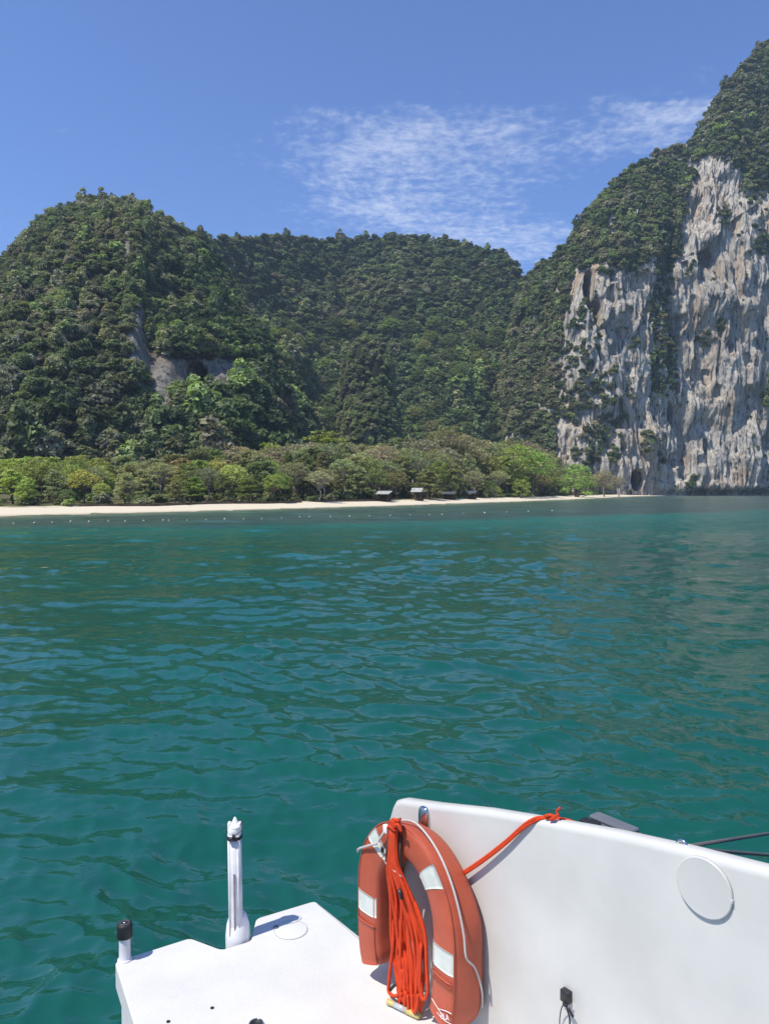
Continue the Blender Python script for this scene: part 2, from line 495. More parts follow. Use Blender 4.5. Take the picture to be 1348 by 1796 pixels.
# ---- hills
def rock_material(name, veg=0.0):
    """weathered limestone: pale grey and cream with ochre and black run-off streaks"""
    m, t, out = new_mat(name)
    b = t.new('ShaderNodeBsdfPrincipled')
    co = t.new('ShaderNodeTexCoord').outputs['Object']
    wob = t.vmath('ADD', co, t.vmath('MULTIPLY', t.noise(co, 0.08, 3, out=1), (6, 6, 10)))
    st = t.scaled(wob, 0.50, 0.50, 0.055)
    big = t.noise(t.scaled(co, 1, 1, 0.55), 0.045, 4, 0.6)
    streak = t.noise(st, 1.0, 6, 0.62)
    fine = t.noise(t.scaled(wob, 1.0, 1.0, 0.2), 1.3, 6, 0.7)
    ochre = t.noise(t.scaled(co, 1, 1, 0.4), 0.07, 5, 0.65)
    c = t.ramp(streak, [(0.30, (0.11, 0.11, 0.11)), (0.40, (0.27, 0.262, 0.25)), (0.48, (0.50, 0.48, 0.445)), (0.66, (0.66, 0.63, 0.58)), (0.8, (0.46, 0.44, 0.41))])
    c = t.mix(t.ramp(ochre, [(0.50, 0.0), (0.66, 0.75)]), c, (0.50, 0.36, 0.235))
    c = t.mix(t.ramp(fine, [(0.30, 0.7), (0.47, 0.0)]), c, (0.13, 0.125, 0.12))
    c = t.mix(t.ramp(big, [(0.42, 0.0), (0.66, 0.5)]), c, (0.24, 0.238, 0.23))
    if veg:
        bare = t.new('ShaderNodeAttribute', attribute_name='bare').outputs['Fac']
        moss = t.math('SUBTRACT', t.noise(t.scaled(co, 1, 1, 0.7), 0.12, 6, 0.6), t.math('MULTIPLY', bare, -0.5))
        c = t.mix(t.ramp(moss, [(0.5 + veg * 0.3, 0.0), (0.62 + veg * 0.3, 1.0)]), (0.045, 0.055, 0.022), c)
    if veg:
        c = t.mix(1.0, c, (0.55, 0.56, 0.57), 'MULTIPLY')
    # drip-line black film
    blk = t.noise(t.scaled(wob, 0.75, 0.75, 0.03), 1.0, 5, 0.6)
    c = t.mix(t.ramp(blk, [(0.36, 0.9), (0.45, 0.0)]), c, (0.05, 0.05, 0.052))
    t.set(b.inputs['Base Color'], t.mix(1.0, c, (1.10, 1.05, 0.965), 'MULTIPLY'))
    b.inputs['Roughness'].default_value = 0.9; b.inputs['Specular IOR Level'].default_value = 0.2
    hb = t.math('ADD', fine, t.math('MULTIPLY', streak, 1.6))
    n1 = t.bump(hb, 0.9, 1.0)
    t.set(b.inputs['Normal'], t.bump(t.noise(t.scaled(co, 1, 1, 0.5), 1.6, 5, 0.7), 1.0, 0.6, n1))
    t.l.new(b.outputs[0], out.inputs[0])
    return m


ROCK = rock_material('limestone_cliff', 0.0)
ROCK_V = rock_material('limestone_overgrown', 0.34)


def col_interp(ctrl, n, focus=None):
    ctrl = np.array(ctrl, float); u = np.linspace(0, len(ctrl) - 1, n * 4)
    k = np.arange(len(ctrl)); C = np.stack([np.interp(u, k, ctrl[:, i]) for i in range(ctrl.shape[1])], 1)
    for _ in range(10):
        C[1:-1] = 0.25 * C[:-2] + 0.5 * C[1:-1] + 0.25 * C[2:]
    # even steps across the picture width of the ridge
    x = C[:, 0] * C[:, 1]; L = np.r_[0, np.cumsum(np.hypot(np.diff(C[:, 0] / F * C[:, 1]), np.diff(C[:, 1])) + 1e-6)]
    if focus:                                                   # finer steps where the rock shows
        wgt = np.where((C[1:, 0] > focus[0]) & (C[1:, 0] < focus[1]), focus[2], 1.0); L = np.r_[0, np.cumsum(np.diff(L) * wgt)]
    q = np.linspace(0, L[-1], n)
    return np.stack([np.interp(q, L, C[:, i]) for i in range(C.shape[1])], 1)


def hill(name, ctrl, ns, nt, prof, disp, label, mat, z0=-1.5, focus=None, bare=None):
    """ctrl rows: foot px, foot distance, ridge px, ridge py, ridge distance, extra. Front face from foot to ridge, then a back slope."""
    C = col_interp(ctrl, ns, focus)
    foot = np.stack([(C[:, 0] - CX) / F * C[:, 1], C[:, 1]], 1)
    ridge = np.array([at(a, b_, y) for a, b_, y in C[:, 2:5]])
    t = np.linspace(0, 1, nt)[None, :]
    h, v = prof(t, C[:, 5][:, None])
    P = np.zeros((ns, nt, 3))
    for k in (0, 1):
        P[..., k] = foot[:, None, k] + (ridge[:, None, k] - foot[:, None, k]) * h
    P[..., 2] = z0 + (ridge[:, None, 2] - z0) * v
    # outward direction: away from the ridge line, in plan
    tg = np.gradient(foot * 0.5 + ridge[:, :2] * 0.5, axis=0)
    tg /= np.linalg.norm(tg, axis=1)[:, None] + 1e-9
    nrm = np.stack([tg[:, 1], -tg[:, 0]], 1)
    s_m = np.r_[0, np.cumsum(np.linalg.norm(np.diff(foot, axis=0), axis=1))]
    px, py = to_px(P.reshape(-1, 3)); px = px.reshape(ns, nt); py = py.reshape(ns, nt)
    d, dz, dback = disp(P, s_m[:, None] + 0 * t, P[..., 2], px, py, t + 0 * px)
    P[..., :2] += nrm[:, None, :] * d[..., None]
    P[..., 2] += dz; P[..., 1] += dback
    front = P.copy()
    # back slope
    nbk = 10
    B = np.zeros((ns, nbk, 3)); q = np.linspace(0, 1, nbk + 1)[1:]
    dep = np.maximum(40, np.linalg.norm(ridge[:, :2] - foot, axis=1))
    for j, qq in enumerate(q):
        B[:, j, :2] = P[:, -1, :2] - nrm * (dep * qq)[:, None]
        B[:, j, 2] = z0 + (P[:, -1, 2] - z0) * (1 - qq ** 1.8) + 2 * fbm(B[:, j, 0] / 15, B[:, j, 1] / 15, seed=9)
    P = np.concatenate([P, B], 1)
    me = np_mesh(name, P.reshape(-1, 3), grid_faces(P.shape[0], P.shape[1], flip=False), True, mat)
    if bare:
        bq = np.concatenate([bare(px, py), np.zeros((ns, nbk))], 1)
        me.attributes.new('bare', 'FLOAT', 'POINT').data.foreach_set('value', bq.ravel().astype(np.float32))
    o = tag(link(name, me), label, 'hill', kind='structure')
    return dict(P=front, px=px, py=py, back=B, obj=o)


def bumpg(px, py, cx, cy, rx, ry):
    return np.exp(-((px - cx) / rx) ** 2 - ((py - cy) / ry) ** 2)


# left hill
def left_bare(px, py):
    return (1.0 * bumpg(px, py, 243, 585, 14, 60) + 0.9 * bumpg(px, py, 268, 640, 12, 36) + 1.0 * bumpg(px, py, 288, 690, 13, 38) + 1.3 * bumpg(px, py, 347, 662, 34, 30)
            + 1.1 * bumpg(px, py, 404, 657, 34, 28) + 0.9 * bumpg(px, py, 300, 650, 24, 22) + 0.7 * bumpg(px, py, 222, 440, 7, 60))


def left_disp(P, s, z, px, py, t):
    e = 1 - 0.75 * smooth(0.75, 1, t)
    d = 9 * fbm(s / 45, z / 50, seed=31, oct=3) + 3.5 * fbm(s / 14, z / 22, seed=32, oct=3) + 1.2 * fbm(s / 4, z / 10, seed=33, oct=3)
    ar = 232 + 0.05 * (py - 400) + 10 * fbm(py / 60, 0.0, seed=36)
    d += 8 * np.exp(-np.abs(px - ar) / 30) * smooth(0.15, 0.4, t) * (1 - smooth(0.86, 1, t))         # the rib running down the hill
    d -= 3 * bumpg(px, py, 345, 660, 40, 34) + 7 * bumpg(px, py, 330, 600, 80, 90) + 8 * bumpg(px, py, 300, 520, 60, 60)
    d -= 6 * bumpg(px, py, 262, 610, 16, 60)
    d += 7 * bumpg(px, py, 330, 600, 60, 26)                                                       # brow over the cave
    d += 6 * bumpg(px, py, 110, 600, 60, 120) + 5 * bumpg(px, py, 30, 560, 40, 140)
    cave = 32 * np.clip(2.6 * bumpg(px, py, 350, 654, 24, 20) - 0.6, 0, 1)
    return d * e, 0.8 * fbm(s / 9, t * 7, seed=35, oct=3) * smooth(0.1, 0.3, t), cave


HILL_L = hill('left_hill', [(-520, 170, -500, 760, 300, 0), (-380, 160, -380, 660, 300, 0), (-250, 158, -240, 585, 300, 0), (-120, 158, -115, 535, 300, 0), (-40, 160, -40, 496, 300, 0), (10, 162, 5, 462, 300, 0), (70, 166, 50, 420, 300, 0), (120, 170, 100, 380, 300, 0), (160, 174, 150, 362, 300, 0), (210, 178, 205, 353, 300, 0), (260, 182, 250, 364, 300, 0), (310, 182, 290, 390, 302, 0), (370, 186, 330, 413, 304, 0), (430, 194, 358, 432, 308, 0), (490, 212, 385, 470, 320, 0), (550, 260, 420, 560, 345, 0), (590, 340, 460, 680, 380, 0)],
              230, 150, lambda t, e: (t ** 1.55 * (0.86 + 0.14 * t), t), left_disp, 'forested limestone hill with a rounded summit at the left', ROCK_V, bare=left_bare)


# valley head between the hills
def mid_disp(P, s, z, px, py, t):
    e = 1 - 0.8 * smooth(0.8, 1, t)
    d = 13 * fbm(s / 60, z / 70, seed=41, oct=3) + 5 * fbm(s / 20, z / 30, seed=42, oct=3) + 1.5 * fbm(s / 6, z / 12, seed=43, oct=3)
    d += 10 * bumpg(px, py, 480, 640, 50, 60) - 9 * bumpg(px, py, 570, 660, 35, 80) - 12 * bumpg(px, py, 720, 720, 35, 60) + 8 * bumpg(px, py, 800, 660, 40, 60) - 8 * bumpg(px, py, 860, 700, 22, 70)
    d += 8 * bumpg(px, py, 690, 520, 60, 60) - 7 * bumpg(px, py, 560, 520, 50, 60)
    return d * e, 1.0 * fbm(s / 12, t * 6, seed=45, oct=3) * smooth(0.1, 0.3, t), 0.0


HILL_M = hill('middle_hill', [(120, 250, 230, 470, 380, 0), (260, 255, 310, 442, 385, 0), (350, 265, 350, 430, 395, 0), (410, 275, 385, 424, 410, 0), (460, 290, 430, 421, 435, 0), (520, 308, 480, 415, 465, 0), (590, 330, 560, 421, 500, 0), (650, 346, 625, 420, 520, 0), (710, 347, 700, 418, 520, 0), (770, 348, 780, 421, 515, 0), (820, 352, 838, 436, 510, 0), (860, 358, 878, 441, 505, 0), (885, 366, 896, 463, 502, 0), (905, 376, 914, 489, 500, 0), (930, 390, 930, 505, 490, 0), (970, 400, 965, 540, 480, 0)],
              230, 140, lambda t, e: (0.78 * (1 - (1 - t) ** 1.35) + 0.22 * t, t), mid_disp, 'long jungle-covered ridge closing the valley behind the beach', ROCK_V)


# pinnacle in front of the valley head
def pinnacle(name, px, py_top, y, half, z0, label, seed):
    top = at(px, py_top, y); c = np.array([top[0], top[1]]); H = top[2] - z0
    na, nz = 70, 60
    a = np.linspace(0, 2 * math.pi, na)[:, None]; t = np.linspace(0, 1, nz)[None, :]
    r = half * (1 - t ** 7.0) ** 0.5 * (1.12 - 0.22 * t)
    r = r * (1 + 0.16 * fbm(np.cos(a) * 1.6 + 0 * t, np.sin(a) * 1.6 + 0 * t, t * 3, seed=seed)) + (1 - t ** 6) * (0.9 * fbm(np.cos(a) * 6 + 0 * t, np.sin(a) * 6 + 0 * t, t * 5, seed=seed + 1))
    r = np.maximum(r, 0.02); r[-1] = r[0]
    P = np.stack([c[0] + r * np.cos(a), c[1] + r * np.sin(a), z0 + H * t + 0 * a], -1)
    me = np_mesh(name, P.reshape(-1, 3), grid_faces(na, nz, flip=True), True, ROCK_V)
    me.attributes.new('bare', 'FLOAT', 'POINT').data.foreach_set('value', np.full(na * nz, 0.12, np.float32))
    o = tag(link(name, me), label, 'rock', kind='structure')
    qx, qy = to_px(P.reshape(-1, 3))
    return dict(P=P, px=qx.reshape(na, nz), py=qy.reshape(na, nz), obj=o)


PIN_A = pinnacle('rock_pinnacle', 645, 594, 358, 13.0, 4, 'tall overgrown rock pinnacle with a domed top in mid valley', 51)
PIN_B = pinnacle('rock_pinnacle', 650, 692, 334, 12.5, 0, 'low overgrown rock dome at the foot of the pinnacle', 57)


# right-hand mountain and its sea cliff
def cliff_prof(t, e):
    """e = 0 an even slope, e = 1 a sheer face with a steep cap"""
    tc_ = 0.60
    hc = np.where(t < tc_, 0.30 * (t / tc_), 0.30 + 0.70 * ((t - tc_) / (1 - tc_)) ** 1.25)
    return hc * e + (1 - e) * t, t


def right_disp(P, s, z, px, py, t):
    e = 1 - 0.8 * smooth(0.82, 1, t)
    d = 4.5 * fbm(s / 38, z / 80, seed=61, oct=3) + 3.2 * fbm(s / 13, z / 26, seed=62, oct=3)
    fl = 1 - np.abs(vnoise(s / 4.4 + 0.8 * vnoise(s / 14, z / 20, seed=66), z / 42, seed=63)) * 2
    fl2 = 1 - np.abs(vnoise(s / 1.7 + 0.6 * vnoise(s / 6, z / 9, seed=67), z / 13, seed=64)) * 2
    d += 1.45 * fl + 0.8 * fl2 + 0.55 * fbm(s / 1.5, z / 3.6, seed=65, oct=3) + 1.3 * fbm(s / 6, z / 7, seed=70, oct=3)
    d += 4.0 * np.maximum(0, vnoise(s / 13, z / 15, seed=68)) ** 0.8                                   # bulging flowstone
    # run-off gullies, hollows, caves
    gully = 1187 + 16 * np.sin(py / 95.0) + 6 * np.sin(py / 31.0)
    d -= 6.5 * np.exp(-((px - gully) / 9) ** 2) * smooth(300, 360, py) * (1 - smooth(835, 870, py))
    d -= 4.5 * np.exp(-((px - 1283 - 8 * np.sin(py / 60.0)) / 9) ** 2) * smooth(420, 470, py) * (1 - smooth(600, 660, py))
    hole = 24 * np.clip(2.2 * bumpg(px, py, 1031, 512, 9, 30) - .4, 0, 1) + 20 * np.clip(2.2 * bumpg(px, py, 1044, 548, 7, 24) - .4, 0, 1) + 22 * np.clip(2.4 * bumpg(px, py, 1106, 842, 9, 16) - .5, 0, 1)
    hole = hole + 10 * np.clip(2.2 * bumpg(px, py, 1182, 728, 7, 18) - .4, 0, 1) + 9 * np.clip(2.2 * bumpg(px, py, 1246, 448, 9, 18) - .4, 0, 1) + 8 * np.clip(2.2 * bumpg(px, py, 1162, 808, 7, 5) - .4, 0, 1)
    pocket = smooth(0.42, 0.62, vnoise(s / 5.5, z / 9.0, seed=72)) * smooth(1000, 1020, px)
    hole = hole + 2.6 * pocket * (t < 0.62)
    d -= 6 * bumpg(px, py, 1244, 450, 12, 22)
    d -= 5 * bumpg(px, py, 1196, 430, 8, 22) + 7 * bumpg(px, py, 1335, 560, 14, 40) + 2.5 * bumpg(px, py, 1262, 795, 26, 45) + 5 * bumpg(px, py, 1182, 725, 9, 20)
    d -= 5 * bumpg(px, py, 1222, 380, 10, 50)
    d += 3.0 * bumpg(px, py, 1240, 410, 26, 14) + 2.5 * bumpg(px, py, 1300, 540, 36, 14)
    # tide notch
    d -= 4.2 * np.exp(-((z - 0.9) / 1.7) ** 2) * smooth(1125, 1200, px)
    d += 1.6 * np.exp(-((z - 5.5) / 2.2) ** 2) * smooth(1125, 1200, px)
    return d * e, 0.9 * fbm(s / 8, t * 9, seed=69, oct=3) * smooth(0.1, 0.3, t), hole


HILL_R = hill('right_mountain', [(862, 420, 900, 560, 470, 0), (872, 392, 912, 515, 455, 0), (884, 372, 924, 489, 440, 0), (915, 360, 944, 472, 432, 0.1), (955, 358, 972, 450, 428, 0.25), (985, 360, 1000, 424, 425, 0.7), (1015, 362, 1020, 386, 425, 1), (1055, 366, 1060, 336, 428, 1), (1100, 374, 1100, 298, 432, 1), (1150, 384, 1150, 272, 437, 1), (1200, 391, 1208, 250, 441, 1), (1235, 395, 1238, 214, 444, 1), (1262, 397, 1258, 170, 447, 1), (1300, 400, 1292, 126, 451, 1), (1348, 404, 1340, 78, 458, 1), (1400, 410, 1400, 52, 466, 1), (1470, 420, 1480, 45, 476, 1), (1560, 440, 1570, 110, 486, 1), (1680, 470, 1690, 300, 500, 1)],
              520, 460, cliff_prof, right_disp, 'right-hand mountain with a sheer pale limestone cliff rising from the sea', ROCK, focus=(975, 1375, 5.0))
# ---------------------------------------------------------------- vegetation
def leaves(rng, clumps, per, size, up=0.35, out=0.9, jit=0.5, flat=1.0):
    """leaf-sized quads spread over the outer part of clumps (cx,cy,cz,rx,ry,rz)"""
    cl = np.asarray(clumps, float); n = len(cl) * per
    c = np.repeat(cl, per, 0)
    d = rng.normal(size=(n, 3)); d /= np.linalg.norm(d, axis=1)[:, None]
    d[:, 2] = np.where(d[:, 2] < -0.35, -d[:, 2], d[:, 2])
    rad = 1 - 0.55 * rng.random(n) ** 2.2
    P = c[:, :3] + d * c[:, 3:6] * rad[:, None]
    N = d / c[:, 3:6]; N /= np.linalg.norm(N, axis=1)[:, None]
    N = N * out + rng.normal(size=(n, 3)) * jit + np.array([0, 0, up]); N /= np.linalg.norm(N, axis=1)[:, None]
    A = np.cross(N, rng.normal(size=(n, 3))); A /= np.linalg.norm(A, axis=1)[:, None] + 1e-9
    B = np.cross(N, A)
    s = size * (0.6 + 0.8 * rng.random(n))[:, None]
    a, b = A * s, B * s * 0.62 * flat
    V = np.stack([P - a, P - b * 0.9 + N * s * 0.12, P + a, P + b * 0.9 + N * s * 0.12], 1).reshape(-1, 3)
    return V, np.arange(n * 4).reshape(-1, 4)


def crown_proto(name, seed, nclump, per, size, spread=0.62, tall=1.0, flat=1.0):
    rng = np.random.default_rng(seed)
    cl = [(0, 0, 0.05, 0.62, 0.62, 0.6 * tall)]
    for k in range(nclump):
        a = 2.4 * k + rng.random() * 0.8; e = rng.random()
        r = spread * math.sqrt(1 - (e * 0.9) ** 2) * (0.8 + 0.35 * rng.random())
        q = 0.26 + 0.2 * rng.random()
        cl.append((r * math.cos(a), r * math.sin(a), (e * 0.75 - 0.12) * tall, q * 1.15, q * 1.15, q * 0.85 * tall * flat))
    V, Fc = leaves(rng, cl, per, size)
    return np_mesh(name, V, Fc, False, LEAF_S)


PROTO = bpy.data.collections.new('crown_shapes')            # shapes only; not part of the scene
for i, (nc, per, sz, sp, tl, fl) in enumerate([(8, 60, 0.17, 0.62, 1.0, 1), (10, 52, 0.15, 0.66, 0.8, 1), (7, 62, 0.18, 0.5, 1.5, 1), (11, 48, 0.15, 0.72, 0.65, 0.8), (6, 70, 0.16, 0.55, 1.2, 1), (9, 56, 0.17, 0.45, 2.0, 1)]):
    PROTO.objects.link(bpy.data.objects.new('crown_shape_%d' % i, crown_proto('crown_shape_%d' % i, 100 + i, nc, per, sz, sp, tl, fl)))


def scatter_tree():
    ng = bpy.data.node_groups.new('scatter_crowns', 'GeometryNodeTree')
    ng.interface.new_socket('Geometry', in_out='INPUT', socket_type='NodeSocketGeometry')
    ng.interface.new_socket('Geometry', in_out='OUTPUT', socket_type='NodeSocketGeometry')
    N, L = ng.nodes, ng.links
    gi, go = N.new('NodeGroupInput'), N.new('NodeGroupOutput')
    iop = N.new('GeometryNodeInstanceOnPoints'); ci = N.new('GeometryNodeCollectionInfo')
    ci.inputs['Collection'].default_value = PROTO; ci.inputs['Separate Children'].default_value = True; ci.inputs['Reset Children'].default_value = True

    def attr(nm, ty):
        a = N.new('GeometryNodeInputNamedAttribute'); a.data_type = ty; a.inputs['Name'].default_value = nm; return a.outputs['Attribute']
    e2r = N.new('FunctionNodeEulerToRotation')
    L.new(gi.outputs[0], iop.inputs['Points']); L.new(ci.outputs[0], iop.inputs['Instance'])
    iop.inputs['Pick Instance'].default_value = True
    L.new(attr('idx', 'INT'), iop.inputs['Instance Index'])
    L.new(attr('rot', 'FLOAT_VECTOR'), e2r.inputs[0]); L.new(e2r.outputs[0], iop.inputs['Rotation'])
    L.new(attr('sc', 'FLOAT_VECTOR'), iop.inputs['Scale'])
    L.new(iop.outputs[0], go.inputs[0])
    return ng


SCATTER = scatter_tree()


def scatter(name, P, sc, idx, col, label, seed=0, cat='forest'):
    n = len(P); rng = np.random.default_rng(seed)
    me = bpy.data.meshes.new(name); me.vertices.add(n); me.vertices.foreach_set('co', np.ascontiguousarray(P, np.float32).ravel())
    rot = np.stack([rng.normal(0, 0.14, n), rng.normal(0, 0.14, n), rng.random(n) * 6.283], 1)
    me.attributes.new('rot', 'FLOAT_VECTOR', 'POINT').data.foreach_set('vector', rot.astype(np.float32).ravel())
    me.attributes.new('sc', 'FLOAT_VECTOR', 'POINT').data.foreach_set('vector', np.ascontiguousarray(sc, np.float32).ravel())
    me.attributes.new('idx', 'INT', 'POINT').data.foreach_set('value', np.ascontiguousarray(idx, np.int32))
    c4 = np.ones((n, 4), np.float32); c4[:, :3] = col
    me.attributes.new('col', 'FLOAT_COLOR', 'POINT').data.foreach_set('color', c4.ravel())
    me.materials.append(LEAF_S); me.update()
    o = link(name, me); md = o.modifiers.new('scatter', 'NODES'); md.node_group = SCATTER
    return tag(o, label, cat, kind='stuff')


def sample_surface(P, n, rng):
    """area-weighted random points of a grid surface, with normals and grid coordinates"""
    a, b, c = P[:-1, :-1], P[1:, :-1], P[:-1, 1:]
    N = np.cross(b - a, c - a); A = np.linalg.norm(N, axis=-1)
    p = (A / A.sum()).ravel(); k = rng.choice(len(p), n, p=p)
    i, j = np.unravel_index(k, A.shape); u, v = rng.random(n)[:, None], rng.random(n)[:, None]
    pts = (P[i, j] * (1 - u) * (1 - v) + P[i + 1, j] * u * (1 - v) + P[i, j + 1] * (1 - u) * v + P[i + 1, j + 1] * u * v)
    nn = N[i, j] / (A[i, j][:, None] + 1e-9)
    return pts, nn, i + u[:, 0], j + v[:, 0]


DARK = np.array((0.057, 0.092, 0.038)); MIDG = np.array((0.102, 0.147, 0.051)); OLIVE = np.array((0.190, 0.192, 0.087))
BROWN = np.array((0.237, 0.198, 0.141)); BRIGHT = np.array((0.197, 0.275, 0.070)); GREY = np.array((0.224, 0.224, 0.173))


def palette(P, rng, wts):
    """hue of each plant: patches of kindred species plus chance"""
    n = len(P); cols = np.array([DARK, MIDG, OLIVE, BROWN, BRIGHT, GREY])
    W = np.tile(np.asarray(wts, float), (n, 1)) if np.ndim(wts) == 1 else np.asarray(wts, float).copy()
    for k in range(6):
        f = fbm(P[:, 0] / 22, P[:, 1] / 22, P[:, 2] / 22, oct=2, seed=200 + k)
        W[:, k] *= np.exp(2.2 * f)
    W /= W.sum(1, keepdims=True)
    r = rng.random(n)[:, None]; k = (W.cumsum(1) < r).sum(1).clip(0, 5)
    c = 0.65 * cols[k] + 0.35 * (W[:, :, None] * cols[None]).sum(1)
    c = 0.86 * c + 0.14 * c.mean(1, keepdims=True) * np.array((1.05, 1.0, 0.9))
    return c * (0.88 + 0.95 * rng.random(n) ** 1.4)[:, None]


# ---- left hill
rng = np.random.default_rng(5)
P, N, gi_, gj = sample_surface(HILL_L['P'], 11500, rng)
px, py = to_px(P)
bare = left_bare(px, py)
bare = bare + 0.25 * fbm(P[:, 0] / 5, P[:, 1] / 5, P[:, 2] / 11, seed=71)
keep = (bare < 0.36) & ~((np.abs(px - 350) < 32) & (py > 630) & (py < 703)) & (px > -160) & (px < 600) & (N[:, 1] < 0.35)
P, N, px, py = P[keep], N[keep], px[keep], py[keep]
n = len(P); low = smooth(620, 760, py)
r = (1.05 + 1.8 * rng.random(n) ** 3.2) * (1 + 0.5 * low) * (1 + 0.25 * smooth(250, 400, px))
sc = np.stack([r * (0.9 + 0.3 * rng.random(n)), r * (0.9 + 0.3 * rng.random(n)), r * (0.85 + 0.4 * rng.random(n))], 1)
base = np.array([0.18, 0.32, 0.25, 0.10, 0.06, 0.14]); rt = np.array([0.38, 0.36, 0.12, 0.05, 0.12, 0.04])
wt = base[None] * (1 - smooth(250, 360, px))[:, None] + rt[None] * smooth(250, 360, px)[:, None]
scatter('hill_forest', P + N * (r * 0.15)[:, None] + np.array([0, 0, 1.0]) * (r * 0.12)[:, None], sc, rng.integers(0, 6, n), palette(P, rng, wt), 'dense dry jungle covering the rounded hill on the left', 1)

# ---- middle hill
P, N, gi_, gj = sample_surface(HILL_M['P'], 10000, rng)
px, py = to_px(P)
keep = (px > 330) & (px < 985) & (N[:, 1] < 0.4)
P, N, px, py = P[keep], N[keep], px[keep], py[keep]; n = len(P); low = smooth(560, 680, py)
r = (1.6 + 2.3 * rng.random(n) ** 3.0) * (1 + 0.5 * low)
sc = np.stack([r * (0.9 + 0.3 * rng.random(n)), r * (0.9 + 0.3 * rng.random(n)), r * (0.8 + 0.4 * rng.random(n))], 1)
hi = np.array([0.30, 0.36, 0.18, 0.05, 0.05, 0.06]); lo = np.array([0.30, 0.38, 0.10, 0.02, 0.18, 0.02])
scatter('valley_forest', P + N * (r * 0.15)[:, None] + np.array([0, 0, 1.0]) * (r * 0.15)[:, None], sc, rng.integers(0, 6, n), palette(P, rng, hi[None] * (1 - low)[:, None] + lo[None] * low[:, None]), 'dark green jungle covering the long ridge behind the beach', 2)

# ---- pinnacles
for G_, nm, seed, cnt, lab in ((PIN_A, 'pinnacle_scrub', 81, 1200, 'scrub and creepers hanging on the tall rock pinnacle'), (PIN_B, 'pinnacle_scrub', 82, 1000, 'scrub and creepers hanging on the low rock dome')):
    P, N, gi_, gj = sample_surface(G_['P'], cnt, rng); n = len(P)
    ok = (fbm(P[:, 0] / 6, P[:, 1] / 6, P[:, 2] / 9, seed=seed) + 0.8 * N[:, 2]) > -0.35
    P, N = P[ok], N[ok]; n = len(P)
    r = 0.9 + 0.9 * rng.random(n)
    sc = np.stack([r, r, r * (1.0 + 0.6 * rng.random(n))], 1)
    scatter(nm, P + N * (r * 0.2)[:, None], sc, rng.integers(0, 6, n), palette(P, rng, [0.08, 0.24, 0.30, 0.14, 0.18, 0.10]), lab, seed, 'scrub')

# ---- right mountain: wooded cap and flank, clumps on the face
P, N, gi_, gj = sample_surface(HILL_R['P'], 24000, rng)
px, py = to_px(P)
line = np.interp(px, [850, 965, 990, 1010, 1060, 1100, 1150, 1178, 1195, 1215, 1240, 1290, 1348, 1500], [900, 860, 560, 470, 480, 470, 480, 505, 400, 300, 268, 300, 345, 360])
wood = smooth(22, -22, py - line + 26 * fbm(P[:, 0] / 9, P[:, 1] / 9, P[:, 2] / 9, seed=91))
flank = smooth(995, 965, px + 0.10 * (py - 600)) * smooth(800, 770, py)
clumps = 0
for cx_, cy_, rx, ry, a in [(1158, 545, 24, 50, 1.2), (1163, 640, 26, 60, 1.3), (1150, 690, 14, 20, 1), (1040, 690, 44, 34, 1.15), (1010, 630, 34, 44, 1.0), (1055, 760, 36, 30, 1.1), (1035, 805, 30, 26, .9), (1080, 800, 20, 22, .7), (1133, 775, 16, 22, 1.2), (1237, 595, 18, 20, 1.1), (1262, 570, 12, 14, .9), (1108, 600, 12, 16, .9), (1335, 425, 18, 30, 1.1), (1345, 690, 14, 26, 1.), (1210, 850, 10, 16, 1.1), (1270, 380, 16, 20, .8), (1000, 720, 26, 50, .9), (1090, 730, 14, 12, .8), (1105, 690, 10, 14, .7), (1215, 470, 9, 16, .8), (1320, 330, 30, 34, 1.0), (1075, 650, 12, 14, .7), (1195, 300, 22, 50, 1.2), (1015, 560, 24, 30, 0.9), (1310, 480, 10, 12, .7), (975, 700, 20, 60, 1.0)]:
    clumps = np.maximum(clumps, a * bumpg(px, py, cx_, cy_, rx, ry))
tuft = smooth(0.30, 0.5, fbm(P[:, 0] / 5, P[:, 1] / 5, P[:, 2] / 7, seed=92, oct=3) - 0.06) * 0.5 * smooth(1140, 1040, px)
dens = np.maximum.reduce([wood, flank, clumps + 0.3 * fbm(P[:, 0] / 4, P[:, 1] / 4, P[:, 2] / 5, seed=93), tuft])
keep = (dens > 0.35 + 0.5 * rng.random(len(P))) & (px > 850) & (px < 1480) & (P[:, 2] > 3) & ((N[:, 1] < 0.5) | (wood > 0.5))
P, N, px, py, wood, flank = P[keep], N[keep], px[keep], py[keep], wood[keep], flank[keep]; n = len(P)
r = (1.25 + 1.9 * rng.random(n) ** 2.6) * (0.82 + 0.35 * np.maximum(wood, flank))
sc = np.stack([r * (0.9 + 0.3 * rng.random(n)), r * (0.9 + 0.3 * rng.random(n)), r * (0.85 + 0.45 * rng.random(n))], 1)
scatter('cliff_forest', P + N * (r * 0.1)[:, None] + np.array([0, 0, 1.0]) * (r * 0.1)[:, None], sc, rng.integers(0, 6, n), palette(P, rng, [0.18, 0.29, 0.30, 0.08, 0.09, 0.06]), 'jungle on the cap and ledges of the right-hand cliff', 3)

